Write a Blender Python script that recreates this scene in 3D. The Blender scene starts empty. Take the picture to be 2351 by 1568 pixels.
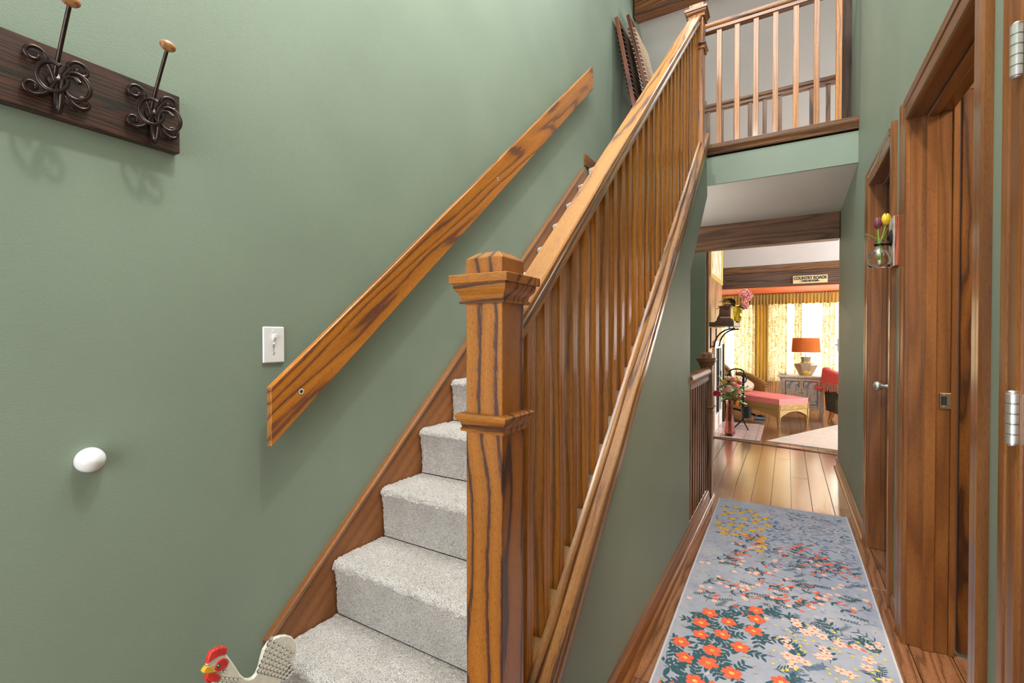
import bpy, bmesh, math, random
from mathutils import Vector, Matrix
random.seed(7)
R = math.radians
SC = bpy.context.scene
COL = SC.collection
# ------------------------------------------------------------------ camera
cam_d = bpy.data.cameras.new('camera'); cam = bpy.data.objects.new('camera', cam_d); COL.objects.link(cam)
cam_d.sensor_width = 36.0; cam_d.lens = 1065.0 * 36.0 / 2351.0; cam_d.clip_start = 0.02; cam_d.clip_end = 200
cam.location = (0, 0, 1.21); cam.rotation_euler = (R(90 - 0.65), 0, R(30.7))
SC.camera = cam
SC.view_settings.view_transform = 'Standard'; SC.view_settings.look = 'None'
SC.view_settings.gamma = 1.0; SC.view_settings.use_curve_mapping = False
SC.view_settings.exposure = 0.2
# ------------------------------------------------------------------ world
w = bpy.data.worlds.new('sky'); SC.world = w; w.use_nodes = True
bg = w.node_tree.nodes['Background']; bg.inputs[0].default_value = (0.93, 0.96, 1.0, 1); bg.inputs[1].default_value = 2.2
SC.cycles.max_bounces = 8; SC.cycles.diffuse_bounces = 5; SC.cycles.glossy_bounces = 4
SC.cycles.transmission_bounces = 8; SC.cycles.transparent_max_bounces = 12
SC.cycles.sample_clamp_indirect = 6.0
try:
    SC.cycles.use_denoising = True
except Exception:
    pass
def area(name, loc, rot, sx, sy, power, col=(1, 1, 1), spread=180):
    d = bpy.data.lights.new(name, 'AREA'); d.shape = 'RECTANGLE'; d.size = sx; d.size_y = sy
    d.energy = power; d.color = col; d.spread = R(spread)
    o = bpy.data.objects.new(name, d); COL.objects.link(o); o.location = loc; o.rotation_euler = rot
    return o
# daylight through the living room windows; entrance, overhead and side lights are added fill
area('fill_entrance', (-0.5, -1.78, 1.45), (R(90), 0, 0), 1.7, 2.3, 32, (0.95, 0.98, 1.0))  # added frontal fill from behind the camera
area('daylight_livingroom', (0.3, 9.72, 1.1), (R(-90), 0, 0), 3.6, 1.7, 650, (1.0, 0.98, 0.96))
area('fill_overhead', (-0.45, 1.4, 4.86), (0, 0, 0), 1.6, 2.6, 140, (0.95, 0.98, 1.0))  # added fill under the closed ceiling, no roof opening
area('fill_landing', (0.0, 4.2, 4.84), (0, 0, 0), 1.6, .5, 20, (0.95, 0.98, 1.0))  # added fill over the landing, no roof opening either
area('fill_livingroom_side', (2.85, 7.0, 1.5), (0, R(90), 0), 1.4, 1.6, 150, (0.97, 0.98, 1.0))  # added fill from the unseen side of the living room

# ------------------------------------------------------------------ geometry helpers
WPOS = {}
class MB:
    def __init__(s): s.v = []; s.f = []; s.mi = []; s.cur = 0
    def mat(s, i): s.cur = i; return s
    def add(s, vs, fs):
        n = len(s.v); s.v += [tuple(p) for p in vs]
        for f in fs: s.f.append([i + n for i in f]); s.mi.append(s.cur)
        return s
    def box(s, x0, y0, z0, x1, y1, z1):
        v = [(x0, y0, z0), (x1, y0, z0), (x1, y1, z0), (x0, y1, z0), (x0, y0, z1), (x1, y0, z1), (x1, y1, z1), (x0, y1, z1)]
        return s.add(v, [(0, 3, 2, 1), (4, 5, 6, 7), (0, 1, 5, 4), (1, 2, 6, 5), (2, 3, 7, 6), (3, 0, 4, 7)])
    def prism(s, poly, ax, a, b):
        def P(p, t):
            return {'X': (t, p[0], p[1]), 'Y': (p[0], t, p[1]), 'Z': (p[0], p[1], t)}[ax]
        n = len(poly); v = [P(p, a) for p in poly] + [P(p, b) for p in poly]
        f = [list(range(n)), list(range(n, 2 * n))] + [(i, (i + 1) % n, n + (i + 1) % n, n + i) for i in range(n)]
        return s.add(v, f)
    def sweep(s, prof, p0, p1, side, up):
        p0 = Vector(p0); p1 = Vector(p1); a = Vector(side); u = Vector(up); n = len(prof)
        v = [p0 + a * x + u * t for x, t in prof] + [p1 + a * x + u * t for x, t in prof]
        f = [list(range(n)), list(range(n, 2 * n))] + [(i, (i + 1) % n, n + (i + 1) % n, n + i) for i in range(n)]
        return s.add(v, f)
    def tube(s, pts, r, n=8, closed=False):
        pts = [Vector(p) for p in pts]; N = len(pts); rr = r if isinstance(r, (list, tuple)) else [r] * N
        rings = []; prev = None
        for i, p in enumerate(pts):
            if closed: t = pts[(i + 1) % N] - pts[i - 1]
            else: t = pts[min(i + 1, N - 1)] - pts[max(i - 1, 0)]
            t.normalize()
            if prev is None:
                ref = Vector((0, 0, 1)) if abs(t.z) < .9 else Vector((1, 0, 0)); a = t.cross(ref).normalized()
            else:
                a = prev - t * prev.dot(t); a.normalize()
            prev = a; b = t.cross(a)
            rings.append([p + (a * math.cos(k * 2 * math.pi / n) + b * math.sin(k * 2 * math.pi / n)) * rr[i] for k in range(n)])
        v = [q for g in rings for q in g]; f = []
        for i in range(N if closed else N - 1):
            j = (i + 1) % N
            for k in range(n): f.append((i * n + k, i * n + (k + 1) % n, j * n + (k + 1) % n, j * n + k))
        if not closed: f += [list(range(n)), list(range((N - 1) * n, N * n))]
        return s.add(v, f)
    def lathe(s, prof, c=(0, 0, 0), n=16, a0=0.0, sx=1, sy=1, cap=True):
        v = []; f = []; m = len(prof)
        for r, z in prof:
            for k in range(n):
                a = a0 + k * 2 * math.pi / n; v.append((c[0] + r * math.cos(a) * sx, c[1] + r * math.sin(a) * sy, c[2] + z))
        for i in range(m - 1):
            for k in range(n): f.append((i * n + k, i * n + (k + 1) % n, (i + 1) * n + (k + 1) % n, (i + 1) * n + k))
        if cap: f += [list(range(n)), list(range((m - 1) * n, m * n))]
        return s.add(v, f)
    def square(s, prof, c):            # profile of half widths swept round a square post
        return s.lathe([(h * math.sqrt(2), z) for h, z in prof], c, 4, math.pi / 4)
    def ball(s, c, r, n=12, m=8, sc=(1, 1, 1)):
        pr = [(max(1e-4, math.sin(math.pi * i / m)) * r, -math.cos(math.pi * i / m) * r) for i in range(m + 1)]
        i0 = len(s.v); s.lathe(pr, (0, 0, 0), n)
        for i in range(i0, len(s.v)):
            p = s.v[i]; s.v[i] = (c[0] + p[0] * sc[0], c[1] + p[1] * sc[1], c[2] + p[2] * sc[2])
        return s
    def grid(s, fn, nu, nv):
        v = [fn(i / nu, j / nv) for j in range(nv + 1) for i in range(nu + 1)]
        f = [(j * (nu + 1) + i, j * (nu + 1) + i + 1, (j + 1) * (nu + 1) + i + 1, (j + 1) * (nu + 1) + i) for j in range(nv) for i in range(nu)]
        return s.add(v, f)
    def sheet(s, fn, nu, nv, off):       # a grid with thickness: second layer displaced by off
        a = [Vector(fn(i / nu, j / nv)) for j in range(nv + 1) for i in range(nu + 1)]; o = Vector(off); W = nu + 1; N = len(a)
        v = a + [p + o for p in a]; f = []
        for j in range(nv):
            for i in range(nu):
                q = (j * W + i, j * W + i + 1, (j + 1) * W + i + 1, (j + 1) * W + i); f.append(q); f.append(tuple(N + t for t in reversed(q)))
        for i in range(nu):
            f.append((i + 1, i, N + i, N + i + 1)); b = nv * W; f.append((b + i, b + i + 1, N + b + i + 1, N + b + i))
        for j in range(nv):
            f.append((j * W, (j + 1) * W, N + (j + 1) * W, N + j * W)); b = nu; f.append(((j + 1) * W + b, j * W + b, N + j * W + b, N + (j + 1) * W + b))
        return s.add(v, f)
    def xf(s, M, start=0):
        for i in range(start, len(s.v)): s.v[i] = tuple(M @ Vector(s.v[i]))
        return s
    def build(s, name, mat, parent=None, bevel=0, smooth=None, seg=1, org=None, recalc=True):
        lo = [min(p[k] for p in s.v) for k in range(3)]; hi = [max(p[k] for p in s.v) for k in range(3)]
        c = Vector(org) if org is not None else Vector([(lo[k] + hi[k]) / 2 for k in range(3)])
        if org is None and parent is None: c.z = lo[2]
        me = bpy.data.meshes.new(name)
        me.from_pydata([Vector(p) - c for p in s.v], [], s.f)
        mats = mat if isinstance(mat, (list, tuple)) else [mat]
        for m in mats: me.materials.append(m)
        if len(mats) > 1: me.polygons.foreach_set('material_index', s.mi)
        if recalc or bevel:
            bm = bmesh.new(); bm.from_mesh(me)
            if recalc: bmesh.ops.recalc_face_normals(bm, faces=bm.faces)
            if bevel:
                es = [e for e in bm.edges if len(e.link_faces) == 2 and e.calc_face_angle(0) > 0.6]
                bmesh.ops.bevel(bm, geom=es, offset=bevel, segments=seg, affect='EDGES', profile=.5, clamp_overlap=True)
            bm.to_mesh(me); bm.free()
        if smooth is not None:
            me.shade_smooth()
            if smooth < 179: me.set_sharp_from_angle(angle=R(smooth))
        me.update()
        o = bpy.data.objects.new(name, me); COL.objects.link(o)
        pw = WPOS.get(parent.name, Vector((0, 0, 0))) if parent else Vector((0, 0, 0))
        if parent: o.parent = parent
        o.location = c - pw; WPOS[o.name] = c.copy()
        return o
def tag(o, label=None, cat=None, group=None, kind=None):
    if label: o['label'] = label
    if cat: o['category'] = cat
    if group: o['group'] = group
    if kind: o['kind'] = kind
    return o
def thing(name, label, cat, loc=(0, 0, 0), group=None, kind=None):
    o = bpy.data.objects.new(name, None); COL.objects.link(o); o.empty_display_size = .05
    o.location = loc; WPOS[o.name] = Vector(loc); return tag(o, label, cat, group, kind)
def place(o, loc, rz=0, tilt=None):
    o.location = loc; o.rotation_euler = tilt if tilt else (0, 0, rz)
def share(src, name, loc, parent, rot=None):
    o = src.copy(); o.name = name; COL.objects.link(o); o.parent = parent; o.location = loc
    if rot: o.rotation_euler = rot
    return o
# ------------------------------------------------------------------ materials
def new_mat(name):
    m = bpy.data.materials.new(name); m.use_nodes = True; nt = m.node_tree
    return m, nt, nt.nodes['Principled BSDF']
def N(nt, t, **kw):
    n = nt.nodes.new(t)
    for k, v in kw.items():
        if k in n.inputs.keys(): n.inputs[k].default_value = v
        else: setattr(n, k, v)
    return n
def ramp(nt, fac, stops):
    r = nt.nodes.new('ShaderNodeValToRGB'); e = r.color_ramp.elements
    while len(e) < len(stops): e.new(.5)
    for i, (p, c) in enumerate(stops):
        e[i].position = p; e[i].color = (*c, 1) if len(c) == 3 else c
    nt.links.new(fac, r.inputs[0]); return r.outputs[0]
def bump(nt, bs, h, strength, dist=.002):
    b = nt.nodes.new('ShaderNodeBump'); b.inputs['Strength'].default_value = strength; b.inputs['Distance'].default_value = dist
    nt.links.new(h, b.inputs['Height']); nt.links.new(b.outputs[0], bs.inputs['Normal'])
def mixc(nt, fac, a, b, mode='MIX'):
    m = nt.nodes.new('ShaderNodeMix'); m.data_type = 'RGBA'; m.blend_type = mode
    for sock, val in ((m.inputs[0], fac), (m.inputs[6], a), (m.inputs[7], b)):
        if hasattr(val, 'is_linked'): nt.links.new(val, sock)
        else: sock.default_value = val if isinstance(val, float) else (*val, 1)
    return m.outputs[2]
def plain(name, col, rough=.5, metal=0.0, noise=0.0, nscale=40, bmp=0.0, coat=0.0, spec=.5):
    m, nt, b = new_mat(name)
    b.inputs['Roughness'].default_value = rough; b.inputs['Metallic'].default_value = metal
    b.inputs['Coat Weight'].default_value = coat; b.inputs['Specular IOR Level'].default_value = spec
    tc = N(nt, 'ShaderNodeTexCoord'); no = N(nt, 'ShaderNodeTexNoise', Scale=nscale, Detail=4.0)
    nt.links.new(tc.outputs['Object'], no.inputs['Vector'])
    k = noise
    c = ramp(nt, no.outputs[0], [(.3, tuple(x * (1 - k) for x in col)), (.7, tuple(min(1, x * (1 + k)) for x in col))])
    nt.links.new(c, b.inputs['Base Color'])
    if bmp: bump(nt, b, no.outputs[0], bmp)
    return m
def wood(name, light, mid, dark, axis='Z', slope=None, ring=11, dist=12.0, rough=.32, coat=.25, along=.1, scr=0.0, contrast=1.0, bmp=.25, off=(.02, .05, 0), tilt=(.045, .03), pore=.6):
    m, nt, b = new_mat(name); L = nt.links.new
    tc = N(nt, 'ShaderNodeTexCoord'); oi = N(nt, 'ShaderNodeObjectInfo')
    sc = N(nt, 'ShaderNodeVectorMath', operation='SCALE'); sc.inputs[0].default_value = (.13, .17, 5.0); L(oi.outputs['Random'], sc.inputs['Scale'])
    rot = N(nt, 'ShaderNodeMapping')
    th = {'Z': (0, 0, 0), 'X': (0, R(-90), 0), 'Y': (R(90), 0, 0)}[axis]
    if slope is not None: th = (math.pi / 2 - slope, 0, 0)
    rt0 = N(nt, 'ShaderNodeMapping'); rt0.inputs['Rotation'].default_value = th; L(tc.outputs['Object'], rt0.inputs['Vector'])
    rot.inputs['Rotation'].default_value = (tilt[0], tilt[1], 0); L(rt0.outputs[0], rot.inputs['Vector'])
    ad = N(nt, 'ShaderNodeVectorMath', operation='ADD'); L(rot.outputs[0], ad.inputs[0]); L(sc.outputs[0], ad.inputs[1])
    ad2 = N(nt, 'ShaderNodeVectorMath', operation='ADD'); L(ad.outputs[0], ad2.inputs[0]); ad2.inputs[1].default_value = off
    st = N(nt, 'ShaderNodeMapping'); st.inputs['Scale'].default_value = (1, 1, along); L(ad2.outputs[0], st.inputs['Vector'])
    wv = N(nt, 'ShaderNodeTexWave', wave_type='RINGS', rings_direction='Z', wave_profile='SAW')
    wv.inputs['Scale'].default_value = ring; wv.inputs['Distortion'].default_value = dist
    wv.inputs['Detail'].default_value = 2.0; wv.inputs['Detail Scale'].default_value = .8; wv.inputs['Detail Roughness'].default_value = .55
    L(st.outputs[0], wv.inputs['Vector'])
    k = contrast
    dk = tuple(d * k + l * (1 - k) for d, l in zip(dark, mid))
    st2 = N(nt, 'ShaderNodeMapping'); st2.inputs['Scale'].default_value = (1, 1, .03); L(ad2.outputs[0], st2.inputs['Vector'])
    fn = N(nt, 'ShaderNodeTexNoise', Scale=1300.0, Detail=2.0); L(st2.outputs[0], fn.inputs['Vector'])
    f2 = N(nt, 'ShaderNodeTexNoise', Scale=260.0, Detail=3.0); L(st2.outputs[0], f2.inputs['Vector'])
    jg = N(nt, 'ShaderNodeMath', operation='MULTIPLY_ADD'); L(f2.outputs[0], jg.inputs[0]); jg.inputs[1].default_value = .34; jg.inputs[2].default_value = -.17
    sm = N(nt, 'ShaderNodeMath', operation='ADD'); L(wv.outputs['Fac'], sm.inputs[0]); L(jg.outputs[0], sm.inputs[1])
    c1 = ramp(nt, sm.outputs[0], [(0.0, mid), (.30, light), (.70, mid), (.82, dk), (.93, dk), (1.0, mid)])
    fr = ramp(nt, fn.outputs[0], [(.36, (.30, .25, .23)), (.49, (1, 1, 1))])
    c2 = mixc(nt, float(pore), c1, fr, 'MULTIPLY')
    big = N(nt, 'ShaderNodeTexNoise', Scale=5.0, Detail=2.0); L(st.outputs[0], big.inputs['Vector'])
    br = ramp(nt, big.outputs[0], [(.3, (.72, .70, .68)), (.7, (1.08, 1.08, 1.08))])
    c3 = mixc(nt, 1.0, c2, br, 'MULTIPLY')
    rv = N(nt, 'ShaderNodeMapRange'); rv.inputs['To Min'].default_value = .82; rv.inputs['To Max'].default_value = 1.15; L(oi.outputs['Random'], rv.inputs['Value'])
    hs = N(nt, 'ShaderNodeHueSaturation'); L(rv.outputs[0], hs.inputs['Value']); L(c3, hs.inputs['Color']); out = hs.outputs[0]
    if scr:
        s1 = N(nt, 'ShaderNodeTexNoise', Scale=55.0, Detail=6.0, Roughness=.75); L(tc.outputs['Object'], s1.inputs['Vector'])
        s2 = ramp(nt, s1.outputs[0], [(.66, (0, 0, 0)), (.72, (1, 1, 1))])
        ms = N(nt, 'ShaderNodeMath', operation='MULTIPLY'); L(s2, ms.inputs[0]); ms.inputs[1].default_value = scr
        out = mixc(nt, ms.outputs[0], out, (.52, .28, .12))
    L(out, b.inputs['Base Color'])
    b.inputs['Roughness'].default_value = rough; b.inputs['Coat Weight'].default_value = coat; b.inputs['Coat Roughness'].default_value = .18
    bump(nt, b, fn.outputs[0], bmp, .0006)
    return m
SL_CAP, SL_RAIL, SL_WALL = math.atan(.893), math.atan(.868), math.atan(.855)
OAK = dict(light=(.52, .185, .021), mid=(.41, .138, .015), dark=(.10, .036, .02))
LOAK = dict(light=(.66, .265, .034), mid=(.56, .21, .027), dark=(.17, .066, .042))
oakZ = wood('oak_upright', **OAK); oakX = wood('oak_across', axis='X', **OAK); oakY = wood('oak_lengthwise', axis='Y', **OAK)
oakB = wood('oak_baluster', light=(.60, .22, .023), mid=(.48, .165, .017), dark=(.16, .058, .024), contrast=.6, ring=24, dist=7, tilt=(.01, .015))
oakN = wood('oak_newel', ring=8, dist=10.0, along=.22, tilt=(.10, .05), off=(.03, -.04, 0), light=(.53, .188, .021), mid=(.43, .145, .016), dark=(.10, .036, .022))
oakR = wood('oak_sloping', slope=SL_RAIL, off=(.01, .035, 0), **LOAK)
oakC = wood('oak_capping', light=(.50, .24, .075), mid=(.36, .15, .04), dark=(.09, .035, .02), slope=SL_CAP)
oakW = wood('oak_wall_rail', slope=SL_WALL, light=(.57, .20, .024), mid=(.44, .146, .017), dark=(.17, .06, .03), ring=9, dist=15, off=(.05, .01, 0))
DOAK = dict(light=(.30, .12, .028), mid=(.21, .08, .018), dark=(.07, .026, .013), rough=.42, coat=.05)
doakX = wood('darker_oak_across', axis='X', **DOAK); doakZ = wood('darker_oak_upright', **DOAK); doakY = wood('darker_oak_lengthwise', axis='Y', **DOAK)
PINE = dict(light=(.31, .115, .028), mid=(.235, .080, .018), dark=(.12, .040, .012), contrast=.3, ring=9, pore=.45, scr=.55, rough=.3, coat=.35)
pineZ = wood('stained_pine_upright', **PINE); pineY = wood('stained_pine_lengthwise', axis='Y', **PINE); pineX = wood('stained_pine_across', axis='X', **PINE)
pineS = wood('stained_skirt', slope=SL_WALL, light=(.40, .15, .04), mid=(.34, .122, .032), dark=(.25, .085, .025), contrast=.5, ring=5, scr=.5, rough=.42, coat=.1)
BEAM = dict(light=(.23, .115, .06), mid=(.17, .082, .044), dark=(.075, .035, .02), ring=8, dist=16, rough=.55, coat=.0, contrast=.7)
beamX = wood('dark_beam', axis='X', **BEAM)
redX = wood('red_brown_beam', axis='X', light=(.33, .12, .03), mid=(.22, .075, .018), dark=(.08, .03, .01), rough=.45)
rackY = wood('dark_rack_board', axis='Y', light=(.085, .021, .008), mid=(.036, .010, .006), dark=(.009, .004, .004), ring=30, dist=16, rough=.4, coat=.12, scr=.25)
floorY = wood('floor_plank', axis='Y', light=(.36, .16, .074), mid=(.28, .117, .050), dark=(.14, .055, .025), ring=16, dist=12, rough=.16, coat=1.0, bmp=.5, contrast=.8)
panelZ = wood('honey_panel', light=(.60, .33, .12), mid=(.46, .22, .07), dark=(.22, .09, .03), rough=.4)
def paint(name, col, var=.06, bs=.35, rough=.55):
    m, nt, b = new_mat(name); L = nt.links.new
    tc = N(nt, 'ShaderNodeTexCoord'); n1 = N(nt, 'ShaderNodeTexNoise', Scale=2.2, Detail=5.0); L(tc.outputs['Object'], n1.inputs['Vector'])
    c = ramp(nt, n1.outputs[0], [(.3, tuple(x * (1 - var) for x in col)), (.7, tuple(x * (1 + var) for x in col))]); L(c, b.inputs['Base Color'])
    b.inputs['Roughness'].default_value = rough
    mp = N(nt, 'ShaderNodeMapping'); mp.inputs['Scale'].default_value = (1, .55, 1.5); mp.inputs['Rotation'].default_value = (.5, 0, 0); L(tc.outputs['Object'], mp.inputs['Vector'])
    n2 = N(nt, 'ShaderNodeTexNoise', Scale=260.0, Detail=3.0, Distortion=.6); L(mp.outputs[0], n2.inputs['Vector'])
    bump(nt, b, n2.outputs[0], bs, .0012)
    return m
green = paint('sage_green_paint', (.226, .278, .209))
white = paint('white_ceiling_paint', (.64, .61, .585), .03, .2)
# beige cut pile carpet
def carpet_mat():
    m, nt, b = new_mat('beige_carpet'); L = nt.links.new
    tc = N(nt, 'ShaderNodeTexCoord'); oi = N(nt, 'ShaderNodeObjectInfo')
    n1 = N(nt, 'ShaderNodeTexNoise', Scale=330.0, Detail=2.5, Roughness=.7); L(tc.outputs['Object'], n1.inputs['Vector'])
    c = ramp(nt, n1.outputs[0], [(.30, (.10, .075, .06)), (.39, (.36, .31, .27)), (.48, (.66, .60, .55)), (.68, (.86, .81, .76))])
    n3 = N(nt, 'ShaderNodeTexNoise', Scale=9.0, Detail=3.0); L(tc.outputs['Object'], n3.inputs['Vector'])
    br = ramp(nt, n3.outputs[0], [(.3, (.82, .81, .80)), (.7, (1, 1, 1))])
    L(mixc(nt, 1.0, c, br, 'MULTIPLY'), b.inputs['Base Color'])
    b.inputs['Roughness'].default_value = .95; b.inputs['Specular IOR Level'].default_value = .1; b.inputs['Sheen Weight'].default_value = .25
    n2 = N(nt, 'ShaderNodeTexNoise', Scale=210.0, Detail=2.0); L(tc.outputs['Object'], n2.inputs['Vector'])
    bump(nt, b, n2.outputs[0], 1.0, .009); return m
carpet = carpet_mat()
iron = plain('dark_bronze_iron', (.055, .038, .034), .32, .85, .3, 60, .1)
blackm = plain('black_iron', (.015, .014, .014), .4, .5, .2, 60)
knobw = plain('brown_knob', (.36, .16, .06), .35, 0, .45, 90)
whitep = plain('white_plastic', (.80, .79, .78), .3, 0, .02, 20)
nickel = plain('brushed_nickel', (.62, .60, .57), .36, .8, .06, 70)
brassy = plain('pale_brass', (.62, .44, .28), .3, 1.0, .08, 70)
darkhole = plain('dark_hole', (.02, .015, .012), .8)
creamp = plain('cream_slat_paint', (.68, .52, .38), .5, 0, .08, 20)
orange_glow = paint('orange_window_glow', (.72, .13, .02), .05, .1)  # bay ceiling wood; its orange light from the window put into the colour
def glass(name, col, rough=.02, ior=1.45):
    m, nt, b = new_mat(name); b.inputs['Base Color'].default_value = (*col, 1); b.inputs['Roughness'].default_value = rough
    b.inputs['Transmission Weight'].default_value = 1.0; b.inputs['IOR'].default_value = ior
    n = N(nt, 'ShaderNodeTexNoise', Scale=18.0); tc = N(nt, 'ShaderNodeTexCoord'); nt.links.new(tc.outputs['Object'], n.inputs['Vector']); bump(nt, b, n.outputs[0], .05)
    return m
clearg = glass('clear_glass', (.97, .98, .96)); pinkg = glass('pink_glass', (.86, .48, .44), .08); amberg = glass('yellow_green_glass', (.62, .55, .12), .1)
pane = glass('window_glass', (1, 1, 1), 0.0, 1.02)

# ------------------------------------------------------------------ the room
XL, XR, XW = -1.40, .405, -.495
ZC = 4.90                                     # flat ceiling above the foyer
ZU = 2.57                                     # landing floor
def vault(y): return 4.609 - .758 * (y - 5.03)
YV = 5.03 + (4.609 - ZC) / .758               # where the vault meets the flat ceiling
YB2 = 8.10                                    # plate beam of the living room
# floor: sub-floor with every plank a piece of it
fl = MB().box(-2.6, -1.8, -.12, 2.9, 9.6, -.02).build('floor', floorY); tag(fl, 'reddish brown glossy wood plank floor of hall and living room', None, None, 'structure')
plank_n = 0
for row in range(-13, 22):
    x0 = row * .128 + .03
    if x0 > 2.7 or x0 < -1.45: continue
    y = -1.6 + random.random() * .9 - .5
    while y < 9.5:
        ln = random.choice([.9, 1.2, 1.5, 1.8]); y1 = min(y + ln, 9.55); a = max(y, -1.8)
        vis = (x0 < .9 and a < 5.9) or a >= 4.9
        if vis and y1 - a > .15 and not (a < -.2) and not (x0 > .95 and a < 5.0):
            m = MB().box(x0 + .0012, a + .001, -.02, x0 + .1268, y1 - .001, 0)
            m.build('plank', floorY, fl, bevel=.0016); plank_n += 1
        y = y1
# left wall follows the roof
MB().prism([(-1.8, 0), (9.6, 0), (9.6, 1.2), (YV, ZC), (-1.8, ZC)], 'X', XL - .12, XL).build('wall_left', green)['kind'] = 'structure'
# right wall with three door openings; D = (y0, y1, top)
DN, DF, DC = (1.565, 2.345, 2.055), (2.66, 3.315, 2.07), (.50, 1.296, 2.05)
m = MB()
ys = [-1.8, DC[0] - .018, DC[1] + .018, DN[0] - .018, DN[1] + .018, DF[0] - .018, DF[1] + .018, 5.2]
for i in range(0, 8, 2): m.box(XR, ys[i], 0, XR + .12, ys[i + 1], 2.39)
for d in (DN, DF, DC): m.box(XR, d[0] - .018, d[2] + .018, XR + .12, d[1] + .018, 2.39)
m.box(XR, -1.8, 2.39, XR + .12, 4.34, ZC)
m.box(XR, 4.34, 2.39, XR + .12, 5.2, ZU)
m.build('wall_right', green)['kind'] = 'structure'
# wall under the stairs, its top following the stairs, its end cut off along the soffit
def capz(y): return .437 + .893 * (y - 1.044)
MB().prism([(.86, 0), (2.9, 0), (2.9, 1.6), (3.55, 2.205), (3.52, 2.39), (3.52, capz(3.52) - .02), (.86, capz(.86) - .02)], 'X', XW - .10, XW).build('wall_stairs', green)['kind'] = 'structure'
MB().prism([(2.80, 0), (2.9, 0), (2.9, 1.6), (2.80, 1.5)], 'X', XL, XW - .10).build('wall_understairs', green)['kind'] = 'structure'
MB().prism([(2.80, 1.5), (3.62, 2.27), (3.62, 2.31), (2.80, 1.54)], 'X', XL, XW - .1).build('ceiling_soffit', white)['kind'] = 'structure'
# landing: slab with green front and white underside
MB().box(-.60, 3.92, 2.40, XR, 5.05, ZU).box(XL, 3.575, 2.40, -.60, 5.05, ZU).build('floor_landing', floorY)['kind'] = 'structure'
MB().box(-.60, 3.9, 2.385, XR, 3.92, 2.62).build('wall_landing', green)['kind'] = 'structure'
MB().prism([(3.62, 2.397), (5.10, 2.335), (5.10, 2.399), (3.62, 2.399)], 'X', XL, -.60).prism([(3.92, 2.385), (5.10, 2.335), (5.10, 2.399), (3.92, 2.399)], 'X', -.60, XR).build('ceiling_hall', white)['kind'] = 'structure'
# roof
MB().prism([(YV, ZC), (YB2 + .1, vault(YB2 + .1)), (YB2 + .1, vault(YB2 + .1) + .1), (YV, ZC + .1)], 'X', -2.7, 3.0).build('ceiling_vault', white)['kind'] = 'structure'
MB().box(-2.7, -1.9, ZC, 3.0, YV, ZC + .1).build('ceiling', white)['kind'] = 'structure'
# entrance wall behind the camera, with a wide opening for the fill light
MB().box(XL, -1.92, 0, -1.38, -1.8, ZC).box(.37, -1.92, 0, XR, -1.8, ZC).box(-1.38, -1.92, 2.65, .37, -1.8, ZC).build('wall_entrance', green)['kind'] = 'structure'
# upper storey side wall right of the landing
MB().box(XR + .12, 4.3, ZU, 3.0, 4.34, ZC).build('wall_upper', white)['kind'] = 'structure'
# living room shell
MB().box(-1.40, 5.83, 0, -.825, 5.90, vault(5.9)).build('wall_stairwell', green)['kind'] = 'structure'
MB().box(-2.7, 7.3, 0, -2.6, 9.6, 2.6).build('wall_livingroom_left', green)['kind'] = 'structure'
m = MB().box(2.9, 5.0, 0, 3.0, 6.1, 4.6).box(2.9, 7.9, 0, 3.0, 9.6, 2.6).box(2.9, 6.1, 0, 3.0, 7.9, .8).box(2.9, 6.1, 2.2, 3.0, 7.9, 4.4)
m.build('wall_livingroom_right', green)['kind'] = 'structure'
MB().box(XR + .12, 5.0, 0, 3.0, 5.1, 4.6).build('wall_livingroom_near', green)['kind'] = 'structure'
# window wall: piers, sill and lintel round two openings
WY = 9.45
m = MB().box(-2.7, WY, 0, -1.30, WY + .12, 2.1).box(-.48, WY, 0, -.29, WY + .12, 2.1).box(1.6, WY, 0, 3.0, WY + .12, 2.1)
m.box(-1.30, WY, 0, -.48, WY + .12, .45).box(-.29, WY, 0, 1.6, WY + .12, .45).box(-1.30, WY, 1.86, 1.6, WY + .12, 2.1)
m.build('wall_window', panelZ)['kind'] = 'structure'
MB().box(-2.7, YB2 + .003, 1.952, 3.0, WY + .1, 1.9595).build('ceiling_bay', orange_glow)['kind'] = 'structure'
for i, (a, b) in enumerate(((-1.30, -.48), (-.29, 1.6))):
    wn = thing('window_%d' % (i + 1), None, None, ((a + b) / 2, WY + .06, .45), None, 'structure')
    MB().box(a, WY + .03, .45, a + .05, WY + .09, 1.86).box(b - .05, WY + .03, .45, b, WY + .09, 1.86).box(a, WY + .03, .45, b, WY + .09, .50).box(a, WY + .03, 1.81, b, WY + .09, 1.86).build('window_frame', whitep, wn)
    k = 1 if i == 0 else 3
    for j in range(k):
        xa = a + .05 + (b - a - .1) * j / k; xb = a + .05 + (b - a - .1) * (j + 1) / k
        MB().box(xa, WY + .055, .50, xb, WY + .06, 1.81).build('pane', pane, wn)
        if j: MB().box(xa - .015, WY + .035, .5, xa + .015, WY + .085, 1.81).build('mullion', whitep, wn)
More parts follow.
